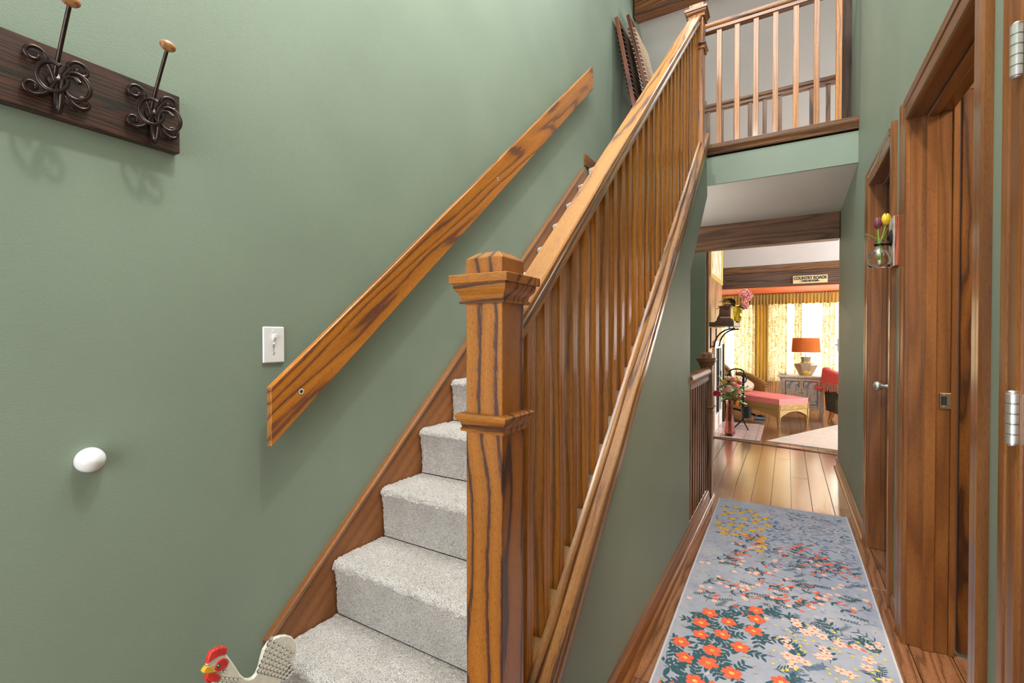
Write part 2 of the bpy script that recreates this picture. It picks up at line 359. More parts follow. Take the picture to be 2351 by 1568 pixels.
# beams
MB().box(XL, 5.10, 2.095, XR - .004, 5.24, 2.57).build('trim_1', beamX, bevel=.004); tag(bpy.data.objects['trim_1'], kind='structure')
t2 = thing('trim_2', None, None, (0, YB2, 1.96), None, 'structure')
MB().box(-2.6, YB2, 1.96, 2.9, YB2 + .12, 2.19).build('beam', wood('sign_beam', axis='X', light=(.20, .10, .055), mid=(.15, .072, .04), dark=(.06, .03, .02), ring=8, dist=14, rough=.5, coat=.05), t2, bevel=.004)
MB().box(-2.6, YB2 - .025, 2.19, 2.9, YB2 + .1, 2.29).build('crown_strip', wood('crown_wood', axis='X', light=(.34, .15, .05), mid=(.25, .10, .03), dark=(.12, .05, .02), rough=.5), t2, bevel=.004)
m = MB().prism([(4.80, 4.50), (4.93, 4.50), (4.93, 4.78), (4.80, 4.78)], 'X', -1.385, 2.6)
m.build('trim_3', redX, bevel=.01); bpy.data.objects['trim_3']['kind'] = 'structure'
# wooden post at the end of the upper right wall
MB().box(.345, 4.345, ZU, XR + .12, 4.42, 4.86).build('trim_4', wood('dark_post', light=(.10, .042, .016), mid=(.075, .03, .012), dark=(.035, .014, .008), rough=.6, coat=0), bevel=.003); bpy.data.objects['trim_4']['kind'] = 'structure'

# ------------------------------------------------------------------ mouldings along the floor
def base_profile(h): return [(0, 0), (.014, 0), (.014, h - .02), (.009, h - .012), (.006, h), (0, h)]
SHOE = [(0, 0), (.018, 0), (.017, .009), (.011, .016), (.004, .02), (0, .02)]
def baseboard(name, x, sgn, y0, y1, h=.09):
    t = thing(name, None, None, (x, (y0 + y1) / 2, 0), None, 'structure')
    MB().sweep(base_profile(h), (x, y0, 0), (x, y1, 0), (sgn, 0, 0), (0, 0, 1)).build('board', pineY, t)
    MB().sweep(SHOE, (x + sgn * .014, y0, 0), (x + sgn * .014, y1, 0), (sgn, 0, 0), (0, 0, 1)).build('shoe_moulding', pineY, t, smooth=40)
    return t
baseboard('baseboard_left', XW, 1, .9, 3.80)
baseboard('baseboard_right', XR, -1, DF[1] + .075, 5.2)
baseboard('baseboard_between', XR, -1, DN[1] + .077, DF[0] - .085)
t = thing('trim_5', None, None, (-.15, 5.85, 0), None, 'structure')
MB().sweep([(-.02, 0), (.02, 0), (.014, .008), (-.014, .008)], (-.80, 5.985, .001), (1.2, 5.60, .001), (.19, .98, 0), (0, 0, 1)).build('threshold_strip', beamX, t, bevel=.001)

# ------------------------------------------------------------------ door frames on the right wall
def casing_leg(t, y_in, y_out, h):
    s = 1 if y_out > y_in else -1; wd = abs(y_out - y_in)
    prof = [(0, 0), (0, .011), (.006, .015), (wd * .52, .017), (wd * .58, .012), (wd * .64, .019), (wd - .004, .021), (wd, .016), (wd, 0)]
    MB().sweep(prof, (XR, y_in, 0), (XR, y_in, h), (0, s, 0), (-1, 0, 0)).build('casing', pineZ, t, smooth=20)
def door_frame(n, d, wid, stop_x, sides=(1, 1)):
    t = thing('trim_%d' % n, None, None, (XR, (d[0] + d[1]) / 2, 0), None, 'structure')
    casing_leg(t, d[0] + .004, d[0] - wid, d[2] + wid); casing_leg(t, d[1] - .004, d[1] + wid, d[2] + wid)
    prof = [(0, 0), (0, .011), (.006, .015), (wid * .52, .017), (wid * .58, .012), (wid * .64, .019), (wid - .004, .021), (wid, .016), (wid, 0)]
    MB().sweep(prof, (XR - .0005, d[0] + .002, d[2] - .004), (XR - .0005, d[1] - .002, d[2] - .004), (0, 0, 1), (-1, 0, 0)).build('head_casing', pineY, t, smooth=20)
    x1 = XR + .125
    MB().box(XR - .002, d[1], 0, x1, d[1] + .018, d[2] + .018).build('jamb', pineZ, t, bevel=.002)
    MB().box(XR - .002, d[0] - .018, 0, x1, d[0], d[2] + .018).build('jamb', pineZ, t, bevel=.002)
    MB().box(XR - .002, d[0], d[2], x1, d[1], d[2] + .018).build('head_jamb', pineY, t, bevel=.002)
    if stop_x:
        a, b = stop_x
        MB().box(a, d[1] - .012, 0, b, d[1], d[2]).build('stop', pineZ, t, bevel=.0025)
        MB().box(a, d[0], 0, b, d[0] + .012, d[2]).build('stop', pineZ, t, bevel=.0025)
        MB().box(a, d[0] + .012, d[2] - .012, b, d[1] - .012, d[2]).build('head_stop', pineY, t, bevel=.0025)
    return t
tn = door_frame(6, DN, .078, (.452, .487)); tf = door_frame(7, DF, .075, (.455, .478)); tcl = door_frame(8, DC, .072, None)
# inside of the near doorway: a second frame further in, room beyond
MB().box(XR + .125, DN[1] - .006, 0, .548, DN[1] + .02, 2.13).build('back_casing', pineZ, tn, bevel=.002)
sp = MB().box(.497, DN[1] - .004, .935, .541, DN[1], .995).build('strike_plate', brassy, tn, bevel=.002)
MB().box(.502, DN[1] - .0048, .950, .519, DN[1] - .0025, .982).build('latch_hole', darkhole, sp)
for z in (.943, .989): MB().ball((.5105, DN[1] - .005, z), .0022, 8, 4).build('screw', nickel, sp)
m = MB().box(.525, 2.37, 0, .56, 2.50, 2.6).box(.70, 2.37, 0, 2.0, 2.50, 2.6).box(.56, 2.37, 2.06, .70, 2.5, 2.6)
m.build('wall_bathroom', white)['kind'] = 'structure'
MB().box(.525, 1.0, 2.45, 2.0, 2.50, 2.5).build('ceiling_bathroom', white)['kind'] = 'structure'
MB().box(1.9, 1.0, 0, 2.0, 2.50, 2.5).box(.525, .9, 0, 2.0, 1.0, 2.5).build('wall_bathroom_far', green)['kind'] = 'structure'
t = thing('trim_9', None, None, (.6, 2.36, 0), None, 'structure')
cinZ = wood('orange_brown_panel', light=(.30, .10, .018), mid=(.20, .062, .011), dark=(.09, .028, .008), ring=9, dist=16, along=.2, rough=.3)
MB().box(.557, 2.352, .014, .628, 2.372, 2.125).build('casing', cinZ, t, bevel=.002)
MB().box(.632, 2.345, .014, .66, 2.372, 2.125).build('casing', cinZ, t, bevel=.002)
MB().box(.557, 2.352, 2.125, .90, 2.372, 2.19).build('head_casing', doakX, t, bevel=.002)
area('assumed_lamp_bathroom', (1.2, 1.7, 2.43), (0, 0, 0), .4, .4, 22, (1.0, .80, .55))  # assumed lamp out of view, added to light the room behind the doorway

# closed door in the far frame
d2 = thing('door_2', None, None, (.49, (DF[0] + DF[1]) / 2, 0), None, 'structure')
MB().box(.484, DF[0] + .003, .008, .519, DF[1] - .003, DF[2] - .003).build('slab', pineZ, d2, bevel=.002)
for z0, z1 in ((.2, .95), (1.1, 1.9)):
    MB().box(.478, DF[0] + .1, z0, .484, DF[1] - .1, z1).build('raised_panel', pineZ, d2, bevel=.004)
kb = MB().lathe([(.032, 0), (.032, .004), (.022, .008), (.011, .012), (.010, .030), (.016, .036), (.0245, .046), (.0265, .055), (.0235, .066), (.012, .073), (.001, .074)], (0, 0, 0), 20)
kb.xf(Matrix.Translation((.484, 3.235, .935)) @ Matrix.Rotation(R(-90), 4, 'Y')).build('door_knob', nickel, d2, smooth=50)
# nearest door with its hinges
d3 = thing('door_3', None, None, (.42, .9, 0), None, 'structure')
MB().box(XR - .006, DC[0] + .003, .008, XR + .03, DC[1] - .003, DC[2] - .003).build('slab', pineZ, d3, bevel=.002)
for z0, z1 in ((.2, .95), (1.1, 1.9)):
    MB().box(XR - .012, DC[0] + .12, z0, XR - .006, DC[1] - .12, z1).build('raised_panel', pineZ, d3, bevel=.004)
for zc in (1.772, 1.046, .25):
    h = MB().box(XR - .0085, DC[1] - .045, zc - .05, XR - .006, DC[1] + .004, zc + .05).build('hinge', nickel, d3, bevel=.001)
    for j in range(5):
        z = zc - .05 + j * .0203
        MB().lathe([(.008, 0), (.0102, .001), (.0102, .0182), (.008, .0192)], (XR - .020, DC[1] + .003, z), 12).build('knuckle', nickel, h, smooth=40)
    MB().lathe([(.005, -.004), (.0075, -.002), (.0075, .1035), (.005, .106)], (XR - .020, DC[1] + .003, zc - .05), 10).build('hinge_pin', nickel, h, smooth=40)
kb = MB().lathe([(.032, 0), (.032, .004), (.011, .012), (.010, .030), (.0265, .05), (.012, .073), (.001, .074)], (0, 0, 0), 20)
kb.xf(Matrix.Translation((XR - .006, DC[0] + .06, .95)) @ Matrix.Rotation(R(-90), 4, 'Y')).build('door_knob', nickel, d3, smooth=50)

# ------------------------------------------------------------------ staircase
def nose(k): return 1.075 + .2225 * (k - 2), .03 + .195 * k
stairs = thing('staircase', 'carpeted straight staircase rising along the sage green wall to the landing', 'staircase', (-.99, 2.2, 0))
def hash3(x, y, z):
    s = math.sin(x * 127.1 + y * 311.7 + z * 74.7) * 43758.5453; return s - math.floor(s)
def step(k):
    y0, z0 = nose(k); y1, z1 = nose(k + 1); zl = z0 - .195 if k > 1 else 0.0
    fine = .0075 if k <= 5 else (.014 if k <= 8 else .03)
    pts = []
    r = .028; base = y0 + .020
    n = max(6, int((z0 - zl - r) / fine))
    for i in range(n): t = i / n; pts.append((base - .012 * t * t, zl + (z0 - r - zl) * t))
    for i in range(9):
        a = math.pi * (i / 8) * .5; pts.append((y0 + r - .0 - r * math.cos(a), z0 - r + r * math.sin(a)))
    ye = y1 + .022 if k < 13 else y1 - .12
    n = max(8, int((ye - y0 - r) / fine))
    for i in range(1, n + 1): pts.append((y0 + r + (ye - y0 - r) * i / n, z0 - .004 * i / n))
    xa, xb = -1.379, -.596; nx = max(10, int((xb - xa) / fine)); M = len(pts)
    mb = MB(); v = []
    amp = .0034
    for j, (py, pz) in enumerate(pts):
        a = pts[max(0, j - 1)]; b = pts[min(M - 1, j + 1)]; ty, tz = b[0] - a[0], b[1] - a[1]; l = math.hypot(ty, tz) or 1
        ny, nz = -tz / l, ty / l
        for i in range(nx + 1):
            x = xa + (xb - xa) * i / nx
            e = 0 if j in (0, M - 1) else (hash3(i * .37, j * .91, k * 1.7) - .5) * 2 * amp + .002 * math.sin(x * 9 + k)
            edge = min(i, nx - i); dr = -.006 if edge == 0 else 0
            v.append((x, py + ny * (e + dr), pz + nz * (e + dr)))
    f = [(j * (nx + 1) + i, j * (nx + 1) + i + 1, (j + 1) * (nx + 1) + i + 1, (j + 1) * (nx + 1) + i) for j in range(M - 1) for i in range(nx)]
    nb = len(v)
    v += [(xa, pts[-1][0], zl), (xb, pts[-1][0], zl)]
    last = (M - 1) * (nx + 1)
    f.append([i for i in range(nx + 1)] + [nb + 1, nb])                       # underside
    f.append([last + i for i in range(nx, -1, -1)] + [nb, nb + 1])            # back
    f.append([j * (nx + 1) for j in range(M)] + [nb]); f.append([j * (nx + 1) + nx for j in range(M - 1, -1, -1)] + [nb + 1])
    mb.add(v, f); mb.build('carpeted_step', carpet, stairs, smooth=60)
for k in range(1, 14): step(k)
def skz(y): return .269 + .872 * (y - .84)
sk = MB().prism([(.84, 0), (.84, skz(.84)), (3.40, skz(3.40)), (3.475, 2.545), (3.475, 2.2), (1.3, .15), (1.1, 0)], 'X', XL, XL + .018).build('skirt_board', pineS, stairs, bevel=.001)
th = math.atan(.872); c_, s_ = math.cos(th), math.sin(th)
MB().sweep([(0, -.004), (.027, -.004), (.027, -.014), (.021, -.022), (.018, -.026), (0, -.026)], (XL, .835, skz(.835) + .004), (XL, 3.405, skz(3.405) + .004), (1, 0, 0), (0, -s_, c_)).build('skirt_cap', wood('skirt_cap_wood', slope=th, light=(.42, .20, .09), mid=(.34, .15, .06), dark=(.2, .08, .03), contrast=.5, rough=.4), sk)
MB().box(XL, 3.478, ZU, XL + .014, 5.6, ZU + .088).build('baseboard_landing', pineY)['kind'] = 'structure'

# ------------------------------------------------------------------ oak balustrade of the stairs
bal = thing('stair_balustrade', 'orange-brown oak balustrade with square newel, sloping handrail and thin square balusters', 'railing', (-.5435, 2.2, 0))
NX, NY, NH = -.5435, .845, .0452
def newel(parent, x, y, z0, z1, hw, z_mid=None, ztop=None, mz=None, mx=oakX):
    """z1 = top of the pyramid; cap plate, crown and mid band below it"""
    k = hw / .045; mz = mz or oakN
    sh = MB().box(x - hw, y - hw, z0, x + hw, y + hw, z1 - .05 * k).build('newel_shaft', mz, parent, bevel=.0016)
    MB().square([(hw, -.055 * k), (hw, -.016 * k), (hw * .965, -.013 * k), (hw * .56, 0)], (x, y, z1)).build('newel_top', mz, parent, bevel=.001)
    p = hw + .0265 * k
    MB().box(x - p, y - p, z1 - .068 * k, x + p, y + p, z1 - .050 * k).build('cap_plate', mx, parent, bevel=.0012)
    MB().square([(hw + .002, -.110 * k), (hw + .010 * k, -.109 * k), (hw + .0105 * k, -.104 * k), (hw + .007 * k, -.100 * k), (hw + .009 * k, -.092 * k), (hw + .017 * k, -.082 * k), (hw + .0195 * k, -.075 * k), (hw + .0195 * k, -.068 * k), (hw, -.068 * k)], (x, y, z1)).build('crown_moulding', mx, parent, bevel=0)
    if z_mid:
        MB().square([(hw, 0), (hw + .008 * k, .001 * k), (hw + .009 * k, .006 * k), (hw + .006 * k, .010 * k), (hw + .009 * k, .019 * k), (hw + .017 * k, .028 * k), (hw + .018 * k, .035 * k), (hw + .013 * k, .039 * k), (hw, .040 * k)], (x, y, z_mid)).build('mid_moulding', mx, parent, bevel=0)
newel(bal, NX, NY, 0, 1.388, NH, 1.008)
UNX, UNY = -.5435, 3.405
newel(bal, UNX, UNY, 2.30, 3.475, NH, 3.15)
# rail
def railz(y): return 1.334 + .868 * (y - .99)
cr, sr = math.cos(SL_RAIL), math.sin(SL_RAIL)
RP = [(-.030, 0), (-.034, -.003), (.034 - .068, -.012), (-.036, -.020), (-.024, -.029), (-.020, -.040), (-.026, -.048), (-.026, -.055)]
RPF = [(-x, t) for x, t in reversed([(-.030, 0), (-.034, -.004), (-.036, -.014), (-.034, -.021), (-.024, -.028), (-.021, -.038), (-.027, -.045), (-.027, -.054)])]
RPF = [(-.030, 0), (-.034, -.004), (-.036, -.014), (-.034, -.021), (-.024, -.028), (-.021, -.038), (-.027, -.045), (-.027, -.054), (.027, -.054), (.027, -.045), (.021, -.038), (.024, -.028), (.034, -.021), (.036, -.014), (.034, -.004), (.030, 0)]
ya, yb = NY + NH - .01, UNY - NH + .01
MB().sweep(RPF, (NX, ya, railz(ya)), (NX, yb, railz(yb)), (1, 0, 0), (0, -sr, cr)).build('handrail', oakR, bal, smooth=25)
# capping on the half wall
cc, sc_ = math.cos(SL_CAP), math.sin(SL_CAP)
def slopepiece(name, prof, mat, y0=.862, y1=3.50, parent=bal):
    return MB().sweep(prof, (0, y0, capz(y0)), (0, y1, capz(y1)), (1, 0, 0), (0, -sc_, cc)).build(name, mat, parent, smooth=25)
slopepiece('cap_board', [(-.612, -.018), (-.480, -.018), (-.476, -.014), (-.476, -.004), (-.480, 0), (-.612, 0)], oakC)
slopepiece('quarter_round', [(-.526, .0003), (-.505, .0003), (-.506, .008), (-.511, .015), (-.518, .019), (-.526, .020)], oakC)
slopepiece('quarter_round', [(-.561, .0003), (-.581, .0003), (-.580, .008), (-.575, .015), (-.568, .019), (-.561, .020)], oakC)
slopepiece('edge_moulding', [(XW, -.018), (-.478, -.018), (-.476, -.024), (-.479, -.030), (-.481, -.034), (-.477, -.040), (-.477, -.062), (-.481, -.067), (-.481, -.074), (-.484, -.084), (-.489, -.090), (XW, -.092)], oakC)
slopepiece('edge_moulding', [(XW - .1, -.018), (-.612, -.018), (-.612, -.07), (XW - .1, -.08)], oakC)
# balusters
hb = .0166
for i in range(27):
    y = 1.047 + hb + .0909 * (i - 1)
    zb = capz(y - hb) - .004; zt = railz(y) - .05 / cr
    v = [(NX - hb, y - hb, capz(y - hb)), (NX + hb, y - hb, capz(y - hb)), (NX + hb, y + hb, capz(y + hb)), (NX - hb, y + hb, capz(y + hb)),
         (NX - hb, y - hb, zt - hb * .868), (NX + hb, y - hb, zt - hb * .868), (NX + hb, y + hb, zt + hb * .868), (NX - hb, y + hb, zt + hb * .868)]
    MB().add(v, [(0, 3, 2, 1), (4, 5, 6, 7), (0, 1, 5, 4), (1, 2, 6, 5), (2, 3, 7, 6), (3, 0, 4, 7)]).build('baluster', oakB, bal, bevel=.0012)

# ------------------------------------------------------------------ landing railing (near) and gallery railing (far)
LR = [(x * 1.15, t * 1.3) for x, t in [(-.026, 0), (-.033, -.006), (-.035, -.016), (-.032, -.025), (-.024, -.031), (-.024, -.048), (.024, -.048), (.024, -.031), (.032, -.025), (.035, -.016), (.033, -.006), (.026, 0)]]
ld = thing('landing_railing', 'oak railing with wide-set balusters on the moulded edge of the upper landing', 'railing', (-.1, 3.93, ZU))
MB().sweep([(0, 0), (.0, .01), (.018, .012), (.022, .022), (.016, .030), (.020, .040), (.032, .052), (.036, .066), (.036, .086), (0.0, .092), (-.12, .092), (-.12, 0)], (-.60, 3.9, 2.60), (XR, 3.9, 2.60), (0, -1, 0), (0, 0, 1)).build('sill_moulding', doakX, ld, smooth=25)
YR = 3.935
MB().sweep(LR, (-.60, YR, 3.645), (XR, YR, 3.645), (0, 1, 0), (0, 0, 1)).build('handrail', oakX, ld, smooth=35)
MB().sweep(LR, (-.60, UNY + NH - .005, 3.37), (-.60, YR + .03, 3.645), (1, 0, 0), (0, 0, 1)).build('return_rail', oakY, ld, smooth=35)
MB().box(-.64, YR - .03, ZU, -.58, YR + .03, 3.64).build('corner_post', oakZ, ld, bevel=.002)
pr = None
for x in (-.466, -.341, -.214, -.087, .041, .166, .295):
    if pr is None:
        pr = MB().box(x - .0175, YR - .0175, 2.692, x + .0175, YR + .0175, 3.60).build('baluster', oakB, ld, bevel=.0012)
    else:
        share(pr, 'baluster', (x - WPOS['landing_railing'].x, pr.location.y, pr.location.z), ld)
MB().box(.352, YR + .12, ZU, .358, YR + .15, ZU + .12).build('baseboard_upper', whitep)['kind'] = 'structure'
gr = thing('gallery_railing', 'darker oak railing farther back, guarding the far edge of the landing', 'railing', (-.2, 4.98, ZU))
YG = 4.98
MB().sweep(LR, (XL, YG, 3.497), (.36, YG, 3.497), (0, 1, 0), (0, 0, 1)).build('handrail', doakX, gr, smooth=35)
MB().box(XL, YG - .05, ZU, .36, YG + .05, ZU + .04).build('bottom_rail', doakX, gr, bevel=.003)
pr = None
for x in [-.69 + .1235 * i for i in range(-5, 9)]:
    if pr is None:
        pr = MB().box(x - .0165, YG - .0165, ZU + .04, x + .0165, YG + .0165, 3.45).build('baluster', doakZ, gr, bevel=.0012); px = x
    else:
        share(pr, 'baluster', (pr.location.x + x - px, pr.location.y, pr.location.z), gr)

# ------------------------------------------------------------------ railing of the lower stairs beside the hall
br = thing('basement_railing', 'low dark oak railing with newel beyond the end of the stair wall', 'railing', (-.52, 3.3, 0))
newel(br, -.513, 3.70, 0, 1.092, .040, .66, None, doakZ, doakX)
MB().sweep([(x * .9, t * 1.35) for x, t in LR], (-.513, 2.90, .975), (-.513, 3.67, .975), (1, 0, 0), (0, 0, 1)).build('handrail', doakY, br, smooth=35)
MB().box(-.545, 2.90, 0, -.496, 3.67, .10).build('curb', pineY, br, bevel=.003)
pr = None
for i in range(8):
    y = 2.965 + i * .088
    if pr is None:
        pr = MB().box(-.529, y - .016, .10, -.497, y + .016, .92).build('baluster', doakZ, br, bevel=.0012); py = y
    else: share(pr, 'baluster', (pr.location.x, pr.location.y + y - py, pr.location.z), br)

# ------------------------------------------------------------------ sloping board handrail on the left wall
wr = thing('wall_handrail', 'sloping flat oak board handrail fixed to the sage green wall', 'handrail', (-1.35, 2.2, 1.9))
def wz(y): return 1.056 + .8555 * (y - .825)
bd = MB().prism([(.825, wz(.825)), (3.495, wz(3.495)), (3.495, wz(3.495) - .178), (.825, wz(.825) - .178)], 'X', -1.352, -1.330).build('board', oakW, wr, bevel=.0015)
for y, z in ((.926, 1.034), (2.092, 2.047)):
    M0 = Matrix.Translation((-1.330, y, z)) @ Matrix.Rotation(R(90), 4, 'Y')
    a = MB().lathe([(.0075, -.001), (.0095, .0006), (.0075, .0012), (.0055, .0006), (.0055, -.001)], (0, 0, 0), 18).xf(M0).build('screw_hole', plain('pale_rim', (.7, .58, .42), .4), bd, smooth=50)
    MB().lathe([(.0054, -.001), (.0054, .0005), (.002, .0012)], (0, 0, 0), 12).xf(M0).build('screw_head', darkhole, a)
for y in (.926, 2.13, 3.3):
    z = wz(y) - .10
    MB().box(XL, y - .012, z - .03, -1.352, y + .012, z + .03).build('standoff', oakZ, wr, bevel=.002)

# ------------------------------------------------------------------ coat rack
rk = thing('coat_rack', 'dark red-brown coat rack board with two scrolled iron hooks on the green wall', 'coat rack', (-1.39, .3, 1.69))
MB().box(XL, -.12, 1.689, -1.374, .607, 1.838).build('board', rackY, rk, bevel=.0015)
def spiral(cy, cz, r0, r1, a0, turns, n=26):
    return [(cy + (r0 + (r1 - r0) * i / n) * math.cos(a0 + turns * 2 * math.pi * i / n), cz + (r0 + (r1 - r0) * i / n) * math.sin(a0 + turns * 2 * math.pi * i / n)) for i in range(n + 1)]
def hook(yc):
    zc = 1.765; x0 = -1.372
    hk = MB()
    def w3(p, x): return (x, yc + p[0], zc + p[1])
    # four scrolls lying on the board: each leaves the middle and curls outward
    rw = .0041
    for sy in (-1, 1):
        up = [(sy * .004, -.004), (sy * .010, .018), (sy * .019, .034)] + [(sy * (.037 + q[0]), .038 + q[1]) for q in spiral(0, 0, .0205, .005, math.pi, -1.05)]
        hk.tube([w3(p, x0 + .006) for p in up], [rw] * (len(up) - 1) + [rw * .6], 8)
        dn = [(sy * .004, -.004), (sy * .013, -.027), (sy * .024, -.040)] + [(sy * (.040 + q[0]), -.030 + q[1]) for q in spiral(0, 0, .0165, .005, math.pi * 1.25, 1.0)]
        hk.tube([w3(p, x0 + .006) for p in dn], [rw] * (len(dn) - 1) + [rw * .6], 8)
    h = hk.build('hook', iron, rk, smooth=60)
    MB().lathe([(.016, 0), (.016, .004), (.010, .008), (.003, .011)], (0, 0, 0), 18).xf(Matrix.Translation((x0 - .001, yc, zc)) @ Matrix.Rotation(R(90), 4, 'Y')).build('rosette', iron, h, smooth=50)
    # tall stem rising out from the wall to the knob
    st = [(x0 + .004 + .075 * t ** 1.3, yc - .004 + .004 * t, zc + .005 + .132 * t - .016 * t * (1 - t)) for t in [i / 10 for i in range(11)]]
    MB().tube(st, .0042, 10).build('stem', iron, h, smooth=60)
    MB().ball((st[-1][0] + .004, st[-1][1], st[-1][2] + .008), .0165, 18, 10, (.72, 1.05, .78)).build('knob', knobw, h, smooth=180)
    # front heart: two big loops standing forward of the board
    lp = []
    for i in range(25):
        t = i / 24; a = R(60) + t * R(300)
        lp.append((x0 + .040 + .010 * math.cos(a), yc - .017 + .022 * math.cos(a), zc - .009 + .030 * math.sin(a)))
    MB().tube(lp, .0041, 8).build('loop', iron, h, smooth=60)
    lp = []
    for i in range(33):
        t = i / 32; a = R(120) - t * R(430); rr = 1.0 if t < .7 else 1 - (t - .7) / .3 * .62
        lp.append((x0 + .042 + .006 * math.cos(a), yc + .020 + .022 * rr * math.cos(a), zc - .014 + .028 * rr * math.sin(a)))
    MB().tube(lp, .0041, 8).build('loop', iron, h, smooth=60)
    # lower hook: U shaped loop that drops and turns up
    u = [(x0 + .004, yc - .003, zc - .006)] + [(x0 + .004 + .018 * (1 - math.cos(math.pi * t)), yc - .003, zc - .034 - .040 * math.sin(math.pi * t)) for t in [i / 12 for i in range(13)]] + [(x0 + .042, yc - .001, zc - .012)]
    MB().tube(u, .0050, 10).build('lower_hook', iron, h, smooth=60)
hook(.368); hook(.545)

# ------------------------------------------------------------------ uplight added out of view to brighten the hall ceiling
sc2 = thing('added_uplight', 'bowl shaped uplight added out of view below the landing', 'lamp', (XL, 4.02, 1.55))
MB().lathe([(.02, 0), (.06, .02), (.10, .07), (.12, .13), (.116, .13), (.096, .074), (.056, .026), (.02, .008)], (XL + .10, 4.02, 1.55), 24).build('bowl', whitep, sc2, smooth=60); MB().box(XL, 3.99, 1.56, XL + .05, 4.05, 1.64).build('wall_plate', nickel, sc2, bevel=.003)
sl = bpy.data.lights.new('added_uplight_bulb', 'POINT'); sl.energy = 32; sl.shadow_soft_size = .04; sl.color = (1.0, .93, .84)
so = bpy.data.objects.new('added_uplight_bulb', sl); COL.objects.link(so); so.location = (XL + .10, 4.02, 1.64)
# ------------------------------------------------------------------ pendant lamp assumed from the light, added out of view high above the foyer
pd = thing('assumed_pendant_lamp', 'frosted globe pendant lamp assumed out of view high above the foyer', 'lamp', (-.42, .72, ZC))
MB().lathe([(.06, -.03), (.06, 0), (.02, 0)], (-.42, .72, ZC), 20).build('canopy', nickel, pd); MB().tube([(-.42, .72, ZC - .03), (-.42, .72, 3.95)], .006, 8).build('rod', nickel, pd)
MB().lathe([(.03, .14), (.12, .10), (.16, .0), (.155, 0), (.115, .095), (.03, .132)], (-.42, .72, 3.83), 28, cap=False).build('shade', whitep, pd, smooth=60)
pt = bpy.data.lights.new('assumed_pendant_bulb', 'POINT'); pt.energy = 105; pt.shadow_soft_size = .07; pt.color = (1.0, .95, .88)
po = bpy.data.objects.new('assumed_pendant_bulb', pt); COL.objects.link(po); po.location = (-.42, .72, 3.84)
# ------------------------------------------------------------------ switch, bumper, rooster
sw = thing('light_switch', 'white dimmer switch plate on the green wall above the handrail end', 'light switch', (-1.397, .876, 1.183))
pl = MB().box(XL, .840, 1.126, XL + .0065, .912, 1.240).build('plate', whitep, sw, bevel=.0045)
MB().box(XL + .006, .8715, 1.150, XL + .0069, .8765, 1.212).build('slot', plain('grey_slot', (.5, .48, .45), .5), pl)
MB().prism([(XL + .006, 1.192), (XL + .016, 1.205), (XL + .016, 1.215), (XL + .006, 1.211)], 'Y', .870, .881).build('toggle', whitep, sw, bevel=.001)
MB().box(XL + .006, .8715, 1.184, XL + .011, .879, 1.193).build('dimmer_slide', whitep, sw, bevel=.001)
for z in (1.226, 1.158): MB().ball((XL + .0065, .875, z), .0032, 10, 6, (.5, 1, 1)).build('screw', nickel if z < 1.2 else whitep, sw, smooth=180)
bp = MB().lathe([(.0275, 0), (.0285, .003), (.0275, .014), (.0225, .026), (.0135, .0345), (.004, .038), (.0005, .0383)], (0, 0, 0), 32).xf(Matrix.Translation((XL, .424, .9225)) @ Matrix.Rotation(R(90), 4, 'Y'))
bp.build('door_bumper', whitep, None, smooth=180); tag(bpy.data.objects['door_bumper'], 'white domed round door bumper on the lower green wall', 'door bumper')

